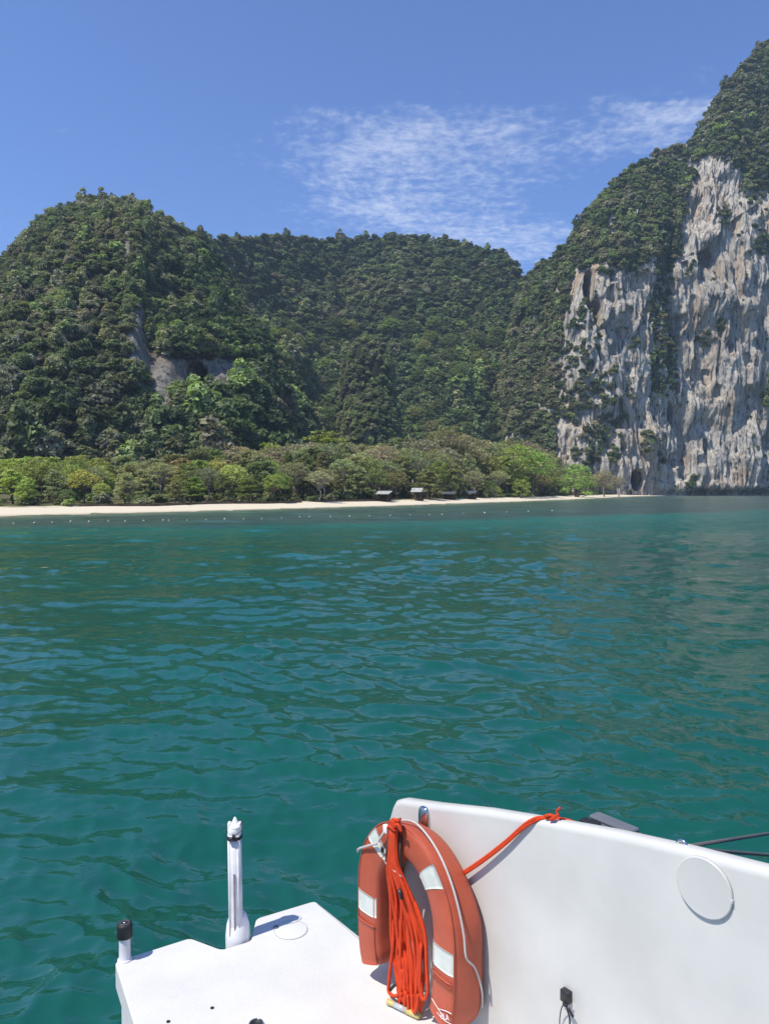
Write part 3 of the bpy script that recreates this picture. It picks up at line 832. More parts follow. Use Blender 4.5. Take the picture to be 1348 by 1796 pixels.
# small scrub rooted in the cracks of the face
P, N, gi_, gj = sample_surface(HILL_R['P'], 9000, rng); px, py = to_px(P)
f_ = fbm(P[:, 0] / 7, P[:, 1] / 7, P[:, 2] / 14, seed=94, oct=3) + 0.22 * smooth(1130, 1010, px)
k = (f_ > 0.22 + 0.3 * rng.random(len(P))) & (px > 985) & (px < 1400) & (P[:, 2] > 8); P, N = P[k], N[k]; n = len(P)
r = 0.45 + 0.75 * rng.random(n) ** 2
scatter('cliff_scrub', P + N * (r * 0.2)[:, None], np.stack([r, r, r * (0.9 + 0.8 * rng.random(n))], 1), rng.integers(0, 6, n), palette(P, rng, [0.10, 0.18, 0.34, 0.14, 0.04, 0.20]), 'small scrub rooted in cracks of the pale cliff face', 6, 'scrub')

# ridge trees so that the skyline is leafy
for H_, lo_, hi_, nm, lab, rr in ((HILL_L, -160, 470, 'skyline_scrub', 'scrub along the crest of the left hill', 1.5), (HILL_M, 330, 935, 'skyline_scrub', 'scrub along the crest of the middle ridge', 2.0), (HILL_R, 905, 1480, 'skyline_scrub', 'scrub along the crest of the right-hand mountain', 1.9)):
    Q = np.concatenate([H_['P'][:, -3:], H_['back'][:, :2]], 1)
    P, N, gi_, gj = sample_surface(Q, 1500, rng); px, py = to_px(P); k = (px > lo_) & (px < hi_); P = P[k]; n = len(P)
    r = rr * (0.6 + 0.75 * rng.random(n) ** 2)
    scatter(nm, P + np.array([0, 0, 1.0]) * (r * 0.1)[:, None], np.stack([r, r, r * (0.7 + 0.35 * rng.random(n))], 1), np.array([0, 1, 3, 4])[rng.integers(0, 4, n)], palette(P, rng, [0.30, 0.25, 0.2, 0.14, 0.02, 0.12]), lab, 7, 'scrub')


# ---- trees of the beach, each a thing with trunk and crown
def limb(rng, a, b, sag=0.0, n=5):
    a, b = np.asarray(a, float), np.asarray(b, float); L = np.linalg.norm(b - a)
    m = rng.normal(0, 0.07 * L, 3)
    return [a + (b - a) * t + m * math.sin(math.pi * t) + np.array([0, 0, -sag * L * math.sin(math.pi * t)]) for t in np.linspace(0, 1, n)]


def tree_meshes(kind, seed):
    """unit tree 10 m tall; returns trunk mesh and crown mesh"""
    rng = np.random.default_rng(seed); T = MB(); cl = []
    lean = rng.normal(0, 0.35, 2)
    if kind == 'layered':
        top = np.array([lean[0], lean[1], 9.2]); tr = limb(rng, (0, 0, -0.3), top, n=7)
        T.tube(tr, np.linspace(0.30, 0.07, 7), 7)
        nt = 5 + int(rng.integers(0, 2))
        for k in range(nt):
            h = 3.0 + 6.6 * (k / (nt - 1)) ** 0.9; R = (3.9 - 2.5 * (k / (nt - 1)) ** 1.3) * (0.85 + 0.3 * rng.random())
            m = 7 if k < nt - 2 else 5
            c0 = np.array([lean[0] * h / 9.2, lean[1] * h / 9.2, min(h, 9.0)])
            for q in range(m):
                an = q * 6.283 / m + k * 0.7 + rng.normal(0, 0.2); rr = R * (0.72 + 0.4 * rng.random())
                e = c0 + np.array([math.cos(an) * rr, math.sin(an) * rr, 0.25 + rng.normal(0, 0.5)])
                T.tube(limb(rng, c0 - [0, 0, 0.35], e, n=4), np.linspace(0.09, 0.025, 4), 5, cap=False)
                for f in (0.55, 1.0):
                    p = c0 + (e - c0) * f; w_ = (0.95 if f == 1.0 else 0.8) * (0.8 + 0.5 * rng.random())
                    cl.append((p[0], p[1], p[2] + 0.12 + rng.normal(0, 0.15), w_, w_, 0.38 + 0.22 * rng.random()))
        V, Fc = leaves(rng, cl, 40, 0.25, up=0.6, out=0.55, jit=0.6)
    elif kind == 'rounded':
        T.tube(limb(rng, (0, 0, -0.3), (lean[0] * .5, lean[1] * .5, 4.0), n=5), np.linspace(0.32, 0.2, 5), 7)
        c0 = np.array([lean[0] * .5, lean[1] * .5, 3.6])
        for k in range(30):
            an = 2.4 * k; e = k / 29; el = -0.25 + 1.25 * e
            R = 3.3 * math.sqrt(max(0.05, 1 - max(0, el) ** 2)) * (0.72 + 0.4 * rng.random())
            p = np.array([math.cos(an) * R, math.sin(an) * R, 5.6 + 3.5 * el + rng.normal(0, 0.25)])
            if k % 2 == 0: T.tube(limb(rng, c0 - [0, 0, .1], p, n=5), np.linspace(0.12, 0.025, 5), 5, cap=False)
            q = 0.85 + 0.6 * rng.random(); cl.append((p[0], p[1], p[2], q, q, q * 0.75))
        V, Fc = leaves(rng, cl, 60, 0.24, up=0.4, out=0.8, jit=0.55)
    elif kind == 'umbrella':                                     # dry, half bare, domed crown with limbs showing
        T.tube(limb(rng, (0, 0, -0.3), (lean[0], lean[1], 4.2), n=5), np.linspace(0.30, 0.2, 5), 7)
        c0 = np.array([lean[0], lean[1], 4.0])
        for k in range(26):
            an = 2.4 * k; R = 3.9 * math.sqrt((k + 0.5) / 26)
            p = c0 + np.array([math.cos(an) * R, math.sin(an) * R, 5.6 - 0.17 * R * R + rng.normal(0, 0.25)])
            mid = c0 + (p - c0) * np.array([0.45, 0.45, 0.6])
            pth = limb(rng, c0, mid, n=3) + limb(rng, mid, p, n=4)[1:]
            T.tube(pth, np.linspace(0.11, 0.02, len(pth)), 4, cap=False)
            for q in range(4):
                e = p + rng.normal(0, 0.75, 3) * np.array([1, 1, 0.55]) + [0, 0, 0.2]
                T.tube(limb(rng, mid + (p - mid) * rng.random(), e, n=3), (0.035, 0.025, 0.012), 3, cap=False)
            cl.append((p[0], p[1], p[2], 1.0, 1.0, 0.5))
            if k % 3 == 0: cl.append((p[0] * .7, p[1] * .7, p[2] - 1.6, 0.9, 0.9, 0.45))
        V, Fc = leaves(rng, cl, 40, 0.19, up=0.5, out=0.5, jit=0.8)
    elif kind == 'feathery':
        tr = limb(rng, (0, 0, -0.3), (lean[0], lean[1], 9.6), n=7); T.tube(tr, np.linspace(0.22, 0.03, 7), 6)
        for k in range(34):
            h = 2.4 + 7.2 * k / 33; R = (2.7 * (1 - (k / 33) ** 1.4) + 0.35) * (0.6 + 0.55 * rng.random()); an = 2.4 * k
            a = np.array([lean[0] * h / 9.6, lean[1] * h / 9.6, h]); p = a + np.array([math.cos(an) * R, math.sin(an) * R, 0.35 + 0.2 * rng.random()])
            T.tube(limb(rng, a, p, n=3), (0.05, 0.03, 0.012), 4, cap=False)
            m = (a + p * 2) / 3; cl.append((m[0], m[1], m[2], 0.5 + 0.16 * R, 0.5 + 0.16 * R, 0.42)); cl.append((p[0], p[1], p[2] - 0.15, 0.45, 0.45, 0.4))
        V, Fc = leaves(rng, cl, 32, 0.20, up=0.6, out=0.5, jit=0.6)
    else:                                                       # bush to the ground
        for k in range(26):
            an = 2.4 * k; e = (k + .5) / 26; R = 4.0 * math.sqrt(1 - (e * 0.92) ** 2) * (0.75 + 0.35 * rng.random())
            p = np.array([math.cos(an) * R, math.sin(an) * R, 0.8 + 8.0 * e + rng.normal(0, 0.3)])
            if k % 3 == 0: T.tube(limb(rng, (rng.normal(0, .3), rng.normal(0, .3), -0.2), p, n=4), np.linspace(0.12, 0.03, 4), 5, cap=False)
            q = 1.1 + 0.6 * rng.random(); cl.append((p[0], p[1], p[2], q, q, q * 0.8))
        V, Fc = leaves(rng, cl, 64, 0.28, up=0.4, out=0.8, jit=0.55)
    tm = T.mesh('trunk'); tm.materials.append(BARK_PALE if kind == 'umbrella' else BARK)
    return tm, np_mesh('crown', V, Fc, False, LEAF)


KINDS_T = {k: [tree_meshes(k, 300 + 10 * i + j) for j in range(4)] for i, k in enumerate(('layered', 'rounded', 'umbrella', 'feathery', 'bush'))}
LOOK = {'layered': 'tiered sea-almond tree', 'rounded': 'round-crowned tree', 'umbrella': 'dry half-bare domed tree', 'feathery': 'slim feathery tree', 'bush': 'low leafy bush'}
NAMES = {'layered': 'almond_tree', 'rounded': 'shade_tree', 'umbrella': 'dry_tree', 'feathery': 'feathery_tree', 'bush': 'bush'}
trng = np.random.default_rng(77)


PLANTS = []


def plant(kind, x, y, z, h, wide, color, label, group):
    tm, cm = KINDS_T[kind][int(trng.integers(0, 4))]
    root = empty(NAMES[kind], (x, y, z), trng.random() * 6.283)
    s = h / 10.0; root.scale = (s * wide, s * wide * (0.9 + 0.2 * trng.random()), s)
    tag(root, label, 'bush' if kind == 'bush' else 'tree', group)
    link('trunk', tm, None, root)
    PLANTS.append(root)
    c = link('crown', cm, None, root); c.color = tuple(float(q) for q in color) + (1.0,)
    return root


TOPS = ([-120, 0, 60, 100, 160, 200, 300, 330, 420, 470, 560, 640, 720, 800, 900, 960, 1000, 1050, 1090], [798, 800, 794, 796, 806, 806, 800, 795, 790, 783, 768, 772, 770, 768, 778, 790, 814, 818, 842])


def where(q):
    return ('at far left' if q < 170 else 'at centre left' if q < 330 else 'left of the huts' if q < 620 else 'around the huts' if q < 830 else 'right of the huts' if q < 960 else 'by the cliff foot')


def tint(c, amt=0.16):
    return np.clip(np.asarray(c) * (1 + trng.normal(0, amt)) * (1 + trng.normal(0, 0.06, 3)), 0.01, 0.5)


YEL = np.array((0.352, 0.400, 0.110)); SAGE = np.array((0.290, 0.310, 0.152)); DRY = np.array((0.348, 0.298, 0.197)); LIME = np.array((0.265, 0.345, 0.080))
TONE = {'y': (YEL, 'yellow-green'), 's': (SAGE, 'sage green'), 'd': (DRY, 'brown'), 'l': (LIME, 'bright green'), 'm': (np.array((0.165, 0.215, 0.075)), 'deep green'), 'o': (np.array((0.250, 0.250, 0.105)), 'olive')}
ROWS = [(11.5, 0.52, 'front'), (15.5, 0.74, 'second'), (20.5, 0.88, 'middle'), (27, 0.96, 'rear'), (35, 1.03, 'hindmost')]
for ri, (off, frac, rname) in enumerate(ROWS):
    acc = trng.random() * 3
    for i in range(len(SH) - 1):
        L = np.linalg.norm(SH[i + 1] - SH[i]); acc -= L
        if acc > 0: continue
        p = SH[i] + SH_N[i] * (off + float(beach_w(SH[i, 1])) - 8 + trng.normal(0, 1.2))
        if p[1] < 30: acc = 1; continue
        q, _ = to_px(np.array([[p[0], p[1], 3.0]])); q = float(q[0])
        if q < -90 or q > 1075 or (q > 990 and ri > 2): acc = 2; continue
        z = ground_at(*p)
        H = (2.7 + (860 - np.interp(q, *TOPS)) * p[1] / F - z) * frac * (0.86 + 0.2 * trng.random())
        u = trng.random()
        if q < 190: kind, tone = ('layered', 'y') if u < .38 else ('rounded', 'y') if u < .72 else ('umbrella', 's') if u < .86 else ('layered', 's')
        elif q < 310: kind, tone = ('layered', 's') if u < .25 else ('rounded', 's') if u < .42 else ('umbrella', 's') if u < .62 else ('layered', 'o') if u < .85 else ('feathery', 's')
        elif q < 440: kind, tone = ('layered', 'l') if u < .28 else ('rounded', 'y') if u < .5 else ('layered', 'm') if u < .65 else ('umbrella', 'd') if u < .8 else ('layered', 'o')
        elif q < 640: kind, tone = (('umbrella', 'd') if u < .55 else ('layered', 'm') if u < .8 else ('rounded', 's')) if ri > 2 else (('layered', 's') if u < .35 else ('feathery', 'o') if u < .5 else ('rounded', 'l') if u < .62 else ('umbrella', 's') if u < .8 else ('layered', 'm'))
        elif q < 880: kind, tone = (('umbrella', 'd') if u < .38 else ('umbrella', 'o') if u < .68 else ('rounded', 's')) if ri > 1 else (('rounded', 'o') if u < .3 else ('feathery', 's') if u < .5 else ('layered', 'o') if u < .75 else ('umbrella', 's'))
        else: kind, tone = ('rounded', 'l') if u < .4 else ('umbrella', 'd') if u < .62 else ('rounded', 'o') if u < .85 else ('feathery', 's')
        if ri == 0 and u > .9: kind, tone = 'bush', 'm'
        col, cname = TONE[tone]
        if kind == 'bush': H *= 0.7
        plant(kind, p[0], p[1], z - 0.05, H, (1.05 if kind != 'feathery' else 0.95) * (0.9 + 0.25 * trng.random()), tint(col),
              '%s %s, %s row, %s' % (cname, LOOK[kind], rname, where(q)), '%s %s of the shore wood' % (cname, LOOK[kind] + ('es' if kind == 'bush' else 's')))
        acc = max(2.2, H * 0.50) * (0.8 + 0.4 * trng.random())

# trees that stand out, one by one: px, py foot, distance, py top, width factor
for kind, q, yy, top, wide, tone, lab in [
        ('rounded', 768, 176, 806, 0.9, 'l', 'bright green leafy tree on the sand edge just right of the second hut'),
        ('rounded', 905, 222, 783, 1.1, 'l', 'tallest bright green tree at the right end of the shore wood'),
        ('rounded', 935, 236, 790, 1.0, 'l', 'bright green spreading tree behind the tallest green one'),
        ('bush', 1013, 268, 812, 1.25, 'l', 'lone lime green dome-shaped tree close to the cliff foot'),
        ('bush', 915, 214, 838, 1.1, 'l', 'small bright bush on the sand below the tallest green tree'),
        ('bush', 868, 206, 852, 1.6, 'l', 'low bright bush at the sand edge left of the tallest green tree'),
        ('rounded', 625, 166, 842, 1.2, 'y', 'low yellowish tree beside the left hut'),
        ('layered', 570, 186, 764, 1.2, 'l', 'green tiered tree rising above the brown crowns of the wood'),
        ('layered', 478, 158, 779, 1.2, 'l', 'wide green tree top above the wood left of the huts'),
        ('umbrella', 425, 150, 783, 1.2, 'd', 'brown bare-limbed dome topping the wood'),
        ('umbrella', 1060, 300, 826, 1.2, 'd', 'leafless brown brush tree against the cliff foot'),
        ('umbrella', 1085, 318, 836, 1.1, 'd', 'thin brown brush tree beside the cave mouth'),
        ('umbrella', 790, 214, 752, 1.1, 'o', 'olive tree with a tiered crown rising behind the shore wood')]:
    p = at(q, 860, yy); z = ground_at(p[0], p[1])
    plant(kind, p[0], p[1], z - 0.05, 2.7 + (860 - top) * yy / F - z, wide, tint(TONE[tone][0], 0.06), lab, None)

# big forest trees on the lower valley slope
vk = 0
cand, cn, _, _ = sample_surface(HILL_M['P'], 900, trng)
cq, cy_ = to_px(cand)
used = []
for p, q, yy in zip(cand, cq, cy_):
    if not (430 < q < 900 and 585 < yy < 790) or (590 < q < 700 and yy > 600): continue
    if any((q - a) ** 2 + (2.0 * (yy - b)) ** 2 < 27 ** 2 for a, b in used): continue
    used.append((q, yy)); u = trng.random()
    kind, tone = ('rounded', 'm') if u < .5 else ('layered', 'm') if u < .66 else ('rounded', 'l') if u < .84 else ('rounded', 'o')
    side = 'left of pinnacle' if q < 600 else 'below pinnacle' if q < 690 else 'right of pinnacle'
    lvl = 'high on' if yy < 650 else 'midway up' if yy < 710 else 'low on'
    plant(kind, p[0], p[1], p[2] - 1.5, 9 + 4 * trng.random(), 0.95 + 0.35 * trng.random(), tint(TONE[tone][0] * 0.85),
          '%s %s %s valley slope %s' % (TONE[tone][1], LOOK[kind].replace('sea-almond', 'jungle'), lvl, side), 'big %s %ss on the valley slope' % (TONE[tone][1], LOOK[kind].replace('sea-almond', 'jungle')))
    vk += 1
    if vk > 110: break

single_out(PLANTS)

# undergrowth along the top of the sand and between the trunks
n = 1500
k = trng.integers(20, len(SH) - 40, n); off = 9.4 + 26 * trng.random(n) ** 1.7
P2 = SH[k] + SH_N[k] * (off + beach_w(SH[k, 1]) - 8)[:, None] + trng.normal(0, 0.8, (n, 2))
s_ = shore_dist(P2[:, 0], P2[:, 1]); P = np.c_[P2, ground_z(s_, P2[:, 0], P2[:, 1])]
q, _ = to_px(P); kp = (P[:, 1] > 40) & (even(s_, P[:, 1]) > 9) & (q < 1070) & (q > -150) & ~((q > 655) & (q < 840) & (s_ < 14)); P = P[kp]; n = len(P)
r = 0.5 + 0.8 * trng.random(n)
scatter('undergrowth', P + np.array([0, 0, 0.25]), np.stack([r, r, r * 0.9], 1), trng.integers(0, 6, n), palette(P, trng, [0.2, 0.34, 0.22, 0.06, 0.16, 0.06]), 'low undergrowth along the top of the sand', 9, 'undergrowth')
# ---------------------------------------------------------------- things on the shore and on the water
FLOAT_W = pbr('float_white', (0.52, 0.47, 0.41), 0.5, 0.4)
FLOAT_D = pbr('float_band', (0.20, 0.10, 0.07), 0.6, 0.3)
fb = MB().lathe([(0.0, -0.10), (0.07, -0.085), (0.12, -0.03), (0.13, 0.03), (0.12, 0.09), (0.075, 0.145), (0.03, 0.165), (0.03, 0.20), (0.012, 0.215)], n=14).mesh('shell'); fb.materials.append(FLOAT_W)
bb = MB().lathe([(0.132, 0.005), (0.136, 0.012), (0.136, 0.048), (0.132, 0.055)], n=14).mesh('band'); bb.materials.append(FLOAT_D)
FL = [(60, 918), (92, 917), (124, 916), (156, 916), (190, 915), (220, 915), (252, 914), (286, 913.5), (296, 913.5), (328, 913), (361, 912.5), (394, 911.5), (427, 911), (459, 910), (494, 909), (526, 907.5), (542, 907), (579, 906.5), (613, 906), (648, 905.5), (684, 904.8), (719, 904), (753, 903.3), (775, 903), (812, 901.5), (850, 900.4), (888, 898.6), (926, 897.5), (968, 896.4), (24, 919)]
frng = np.random.default_rng(4)
for i, (fx, fy) in enumerate(sorted(FL)):
    p = ground(fx, fy, 0.02)
    r_ = empty('float', (p[0], p[1], 0.02), frng.random() * 6); s_ = 0.66 * (0.75 + 0.5 * frng.random()) * (p[1] / 75) ** 0.5
    r_.scale = (s_, s_, s_); r_.rotation_euler = (frng.normal(0, .25), frng.normal(0, .25), frng.random() * 6)
    tag(r_, 'small pale float of the line off the beach, ' + ('%s from left' % ORD[i] if i < 15 else '%s from right' % ORD[len(FL) - 1 - i]), 'float', 'floats of the swimming line')
    link('shell', fb, None, r_); link('band', bb, None, r_)

TIN = pbr('roof_sheet', (0.52, 0.52, 0.50), 0.5, 0.4, var=0.25, vscale=2)
TIN_D = pbr('dark_roof_sheet', (0.10, 0.11, 0.13), 0.6, 0.3, var=0.2, vscale=2)
WOOD = pbr('hut_timber', (0.10, 0.07, 0.05), 0.8, 0.2, var=0.2, vscale=3)


def hut(px, y, w_, d_, h, roofmat, label, gable=False):
    p = at(px, 860, y); z = ground_at(p[0], p[1]); root = empty('hut', (p[0], p[1], z), -0.9 + 0.55)
    tag(root, label, 'hut', 'beach huts')
    for sx in (-1, 1):
        for sy in (-1, 1):
            MB().box((sx * w_ * .46, sy * d_ * .44, h / 2 - .1), (.05, .05, h / 2 + .1)).build('post', WOOD, root, False)
    MB().box((0, d_ * .40, h * .42), (w_ * .44, .03, h * .40)).build('back_wall', WOOD, root, False)
    MB().box((0, -d_ * .2, .45), (w_ * .40, .25, .04)).build('bench', WOOD, root, False)
    # ribbed roof, pitched towards the sea
    nrib = 26; V = []
    for side in ((-1, 1) if gable else (0,)):
        for i in range(nrib + 1):
            x = -w_ * .56 + w_ * 1.12 * i / nrib; r_ = 0.022 * (i % 2)
            if gable:
                V += [(x, side * d_ * .62, h * .98 + r_), (x, 0, h * 1.42 + r_)]
            else:
                V += [(x, -d_ * .62, h * .96 + r_), (x, d_ * .6, h * 1.36 + r_)]
        Fs = [(b0 + 2 * i, b0 + 2 * i + 2, b0 + 2 * i + 3, b0 + 2 * i + 1) for b0 in (len(V) - 2 * (nrib + 1),) for i in range(nrib)]
        m_ = MB().add(V, Fs) if not gable or side == -1 else MB().add(V[-2 * (nrib + 1):], [(2 * i + 2, 2 * i, 2 * i + 1, 2 * i + 3) for i in range(nrib)])
        o = m_.build('roof', roofmat, root, False); so = o.modifiers.new('thick', 'SOLIDIFY'); so.thickness = 0.03
        if gable: V = []
    return root


hut(672, 146, 2.6, 2.0, 1.5, TIN, 'small hut with a pale tin roof, left one at the beach top')
hut(732, 158, 2.1, 2.0, 1.85, TIN, 'small hut with a bright white ribbed roof beside the green tree', True)
hut(786, 172, 3.0, 2.0, 1.35, TIN_D, 'low dark-roofed shelter under the trees right of the white-roofed hut')
hut(826, 182, 2.2, 2.0, 1.5, TIN_D, 'small dark shelter, rightmost of the huts at the beach top')

# low timber edging along the top of the sand
LOGM = pbr('weathered_timber', (0.17, 0.125, 0.085), 0.85, 0.2, var=0.3, vscale=0.8)
edge = empty('timber_edging', (0, 0, 0)); tag(edge, 'low brown timber edging along the top of the sand', 'edging')
pts = [SH[i] + SH_N[i] * (0.4 + float(beach_w(SH[i, 1])) + 0.35 * math.sin(i * 1.3)) for i in range(len(SH))]
for i in range(len(SH) - 1):
    a, b = pts[i], pts[i + 1]
    q, _ = to_px(np.array([[a[0], a[1], 1.0]]))
    if not (60 < q[0] < 650) or a[1] < 60 or i % 9 == 4: continue
    za, zb = ground_at(*a), ground_at(*b); m_ = b - a; L = np.linalg.norm(m_)
    ex = np.array([m_[0], m_[1], zb - za]) / L; ey = np.array([-m_[1], m_[0], 0]) / L
    MB().box(((a[0] + b[0]) / 2, (a[1] + b[1]) / 2, (za + zb) / 2 + 0.14 + 0.04 * math.sin(i * 2.1)), (L * 0.49, 0.09, 0.19), ex, ey).build('plank', LOGM, edge, False)

# ---------------------------------------------------------------- the boat we stand on
GEL = pbr('white_gelcoat', (0.80, 0.80, 0.785), 0.32, 0.5, var=0.025, vscale=3.0, bump=0.05, bscale=60)
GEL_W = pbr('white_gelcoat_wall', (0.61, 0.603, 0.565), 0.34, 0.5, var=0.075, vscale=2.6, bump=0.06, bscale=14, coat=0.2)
DECK = pbr('white_deck', (0.63, 0.625, 0.60), 0.6, 0.4, var=0.05, vscale=4, bump=0.25, bscale=220)
STEEL = pbr('stainless', (0.62, 0.62, 0.62), 0.16, 0.5, metal=1.0, var=0.1)
RUBBER = pbr('black_rubber', (0.022, 0.024, 0.027), 0.6, 0.4, var=0.2, vscale=30)
DARKLINE = pbr('dark_rope', (0.16, 0.16, 0.165), 0.8, 0.2, bump=0.8, bscale=300)
GREYP = pbr('grey_plastic', (0.16, 0.17, 0.195), 0.35, 0.5, var=0.12)
BLACKP = pbr('black_plastic', (0.02, 0.02, 0.022), 0.4, 0.5)
ALU = pbr('white_painted_pole', (0.72, 0.72, 0.74), 0.4, 0.5, var=0.12, vscale=14)
GROOVE = pbr('pole_groove', (0.32, 0.27, 0.28), 0.7, 0.2, var=0.25, vscale=20)
PLATE = pbr('inspection_line', (0.42, 0.42, 0.42), 0.5, 0.4)

PZ = 1.0
WA = math.radians(53)
WU = np.array([math.cos(WA), -math.sin(WA), 0]); WN = np.array([-math.sin(WA), -math.cos(WA), 0]); WZ = np.array([0, 0, 1.0])
WO = ground(640, 1655, PZ)


def on_wall(u, v, off=0.0):
    return WO + WU * u + WZ * v + WN * off


def wall_px(px, py, off=0.0):
    d = ray(px, py); return CAM + d * ((WO + WN * off - CAM) @ WN) / (d @ WN)


boat = empty('boat', tuple(ground(400, 1750, 0.0)))
tag(boat, 'white fibreglass boat with a notched stern platform and tall side bulwark', 'boat')
bo = np.array(boat.location)


def part(mb, name, mat, parent=None, **kw):
    """a part of the boat, given in world coordinates"""
    mb.v = [tuple(np.array(p) - bo) for p in mb.v]
    return mb.build(name, mat, parent or boat, **kw)


def prism(outline, z0, z1):
    n = len(outline); V = [(x, y, z0) for x, y in outline] + [(x, y, z1) for x, y in outline]
    return MB().add(V, [tuple(range(n))[::-1], tuple(range(n, 2 * n))] + [(i, (i + 1) % n, n + (i + 1) % n, n + i) for i in range(n)])


def rounded(pts, r, seg=4):
    """round the corners of a plan outline"""
    out = []
    for i, p in enumerate(pts):
        p = np.array(p, float); a = np.array(pts[i - 1], float); b = np.array(pts[(i + 1) % len(pts)], float)
        da, db = (a - p) / np.linalg.norm(a - p), (b - p) / np.linalg.norm(b - p)
        rr = min(r, 0.4 * np.linalg.norm(a - p), 0.4 * np.linalg.norm(b - p))
        for t in np.linspace(0, 1, seg + 1):
            out.append(tuple((1 - t) ** 2 * (p + da * rr) + 2 * t * (1 - t) * p + t * t * (p + db * rr)))
    return out


c = {k: ground(px_, py_, PZ)[:2] for k, (px_, py_) in dict(A=(201, 1687), B=(333, 1645), C=(389, 1666), D=(440, 1650), E=(449, 1611), F=(552, 1580), L=(236, 1800)).items()}
lv = c['L'] - c['A']; lv = lv / np.linalg.norm(lv)
out = [c['A'], c['B'], c['C'], c['D'], c['E'], c['F'], (WO + WU * 0.02 - WN * 0.01)[:2], (WO + WU * 2.0 - WN * 0.01)[:2], c['A'] + lv * 2.2]
out = [tuple(p) for p in out][::-1]
part(prism(rounded(out, 0.02), PZ - 0.09, PZ), 'platform', DECK, bevel=0.012, seg=3, smooth_=False)
cen = np.mean(np.array(out), 0)
part(prism(rounded([tuple(cen + (np.array(p) - cen) * 0.97) for p in out], 0.03), -0.5, PZ - 0.09), 'hull', GEL, smooth_=False)

# bulwark
top = [(0.0, -0.12), (0.02, 0.30), (0.085, 0.40), (0.141, 0.517)]
wl = np.array([wall_px(a_, b_) for a_, b_ in [(690, 1404), (760, 1412), (850, 1422), (940, 1437), (1070, 1461), (1195, 1489), (1348, 1528)]])
uv = [((p - WO) @ WU, p[2] - PZ) for p in wl]
prof = [(-0.01, -0.5), (0.0, 0.0), (0.04, 0.24), (0.10, 0.42), (0.160, 0.570)] + [(0.178, 0.598), (0.215, 0.614)] + uv[1:]
sl = (uv[-1][1] - uv[-2][1]) / (uv[-1][0] - uv[-2][0])
prof += [(uv[-1][0] + 0.5, uv[-1][1] + 0.5 * sl), (uv[-1][0] + 0.5, -0.5)]
n_ = len(prof); T_ = 0.055
V = [on_wall(u_, v_, 0) for u_, v_ in prof] + [on_wall(u_, v_, -T_) for u_, v_ in prof]
part(MB().add(V, [tuple(range(n_))[::-1], tuple(range(n_, 2 * n_))] + [(i, (i + 1) % n_, n_ + (i + 1) % n_, n_ + i) for i in range(n_)]), 'bulwark', GEL_W, bevel=0.02, seg=4)

# stub post with black cap on the platform corner
pb = ground(219, 1684, PZ)
part(MB().lathe([(0.026, -0.01), (0.026, 0.004), (0.0205, 0.008), (0.0195, 0.10), (0.0195, 0.105)], pb, 24), 'post', ALU, bevel=0.001)
part(MB().lathe([(0.0, 0.085), (0.026, 0.085), (0.0275, 0.088), (0.0275, 0.128), (0.026, 0.135), (0.018, 0.137), (0.0, 0.137)], pb, 28), 'post_cap', RUBBER)
part(MB().ring([pb + [0.016 * math.cos(a), 0.016 * math.sin(a), 0.137] for a in np.linspace(0, 6.283, 25)[:-1]], 0.0012, 6), 'cap_ring', GREYP)
part(MB().lathe([(0.006, 0.136), (0.006, 0.139), (0.0, 0.1395)], pb, 12), 'cap_screw', STEEL)

# slotted pole standing in the notch
y0 = 2.875
pf, pt = at(414, 1655, y0), at(411, 1462, y0)
ax = (pt - pf) / np.linalg.norm(pt - pf); Lp = np.linalg.norm(pt - pf)
rp = 0.0265
sect = []
for k in range(28):
    a = 2 * math.pi * k / 28; sect.append((rp * math.cos(a), rp * math.sin(a)))
pole = MB().tube([pf - ax * 0.22, pf, pf + ax * Lp * .5, pt], rp, 26)
po = part(pole, 'pole', ALU)
part(MB().box(pf + ax * Lp * .36 + np.array([0.002, -rp * 0.985, 0]), (0.0028, 0.0022, Lp * .30), (1, 0, 0), (0, 1, 0), ax), 'groove', GROOVE, smooth_=False)
for sx in (-1, 1):
    part(MB().tube([pf + ax * 0.02 + np.array([sx * 0.0165, -rp * .80, 0]), pf + ax * Lp * .95 + np.array([sx * 0.0165, -rp * .80, 0])], 0.0045, 8), 'rail', ALU)
# egg-shaped socket that carries it
eg = pf - ax * 0.02
part(MB().lathe([(0.02, -0.28), (0.038, -0.16), (0.046, -0.06), (0.047, 0.0), (0.042, 0.045), (0.033, 0.075), (0.0275, 0.085)], eg + [0.004, 0.014, 0.045], 30), 'socket', GEL)
part(MB().lathe([(0.010, 0), (0.010, 0.02), (0.006, 0.024), (0.006, 0.034), (0.0, 0.036)], pf + [0.012, -0.042, -0.012], 14, axis=(0.15, -1, 0.25)), 'pivot_bolt', STEEL)
part(MB().tube([pf + [0.012, -0.066, -0.012], pf + [0.022, -0.076, -0.022], pf + [0.03, -0.07, -0.03]], 0.004, 8), 'bolt_tail', STEEL)
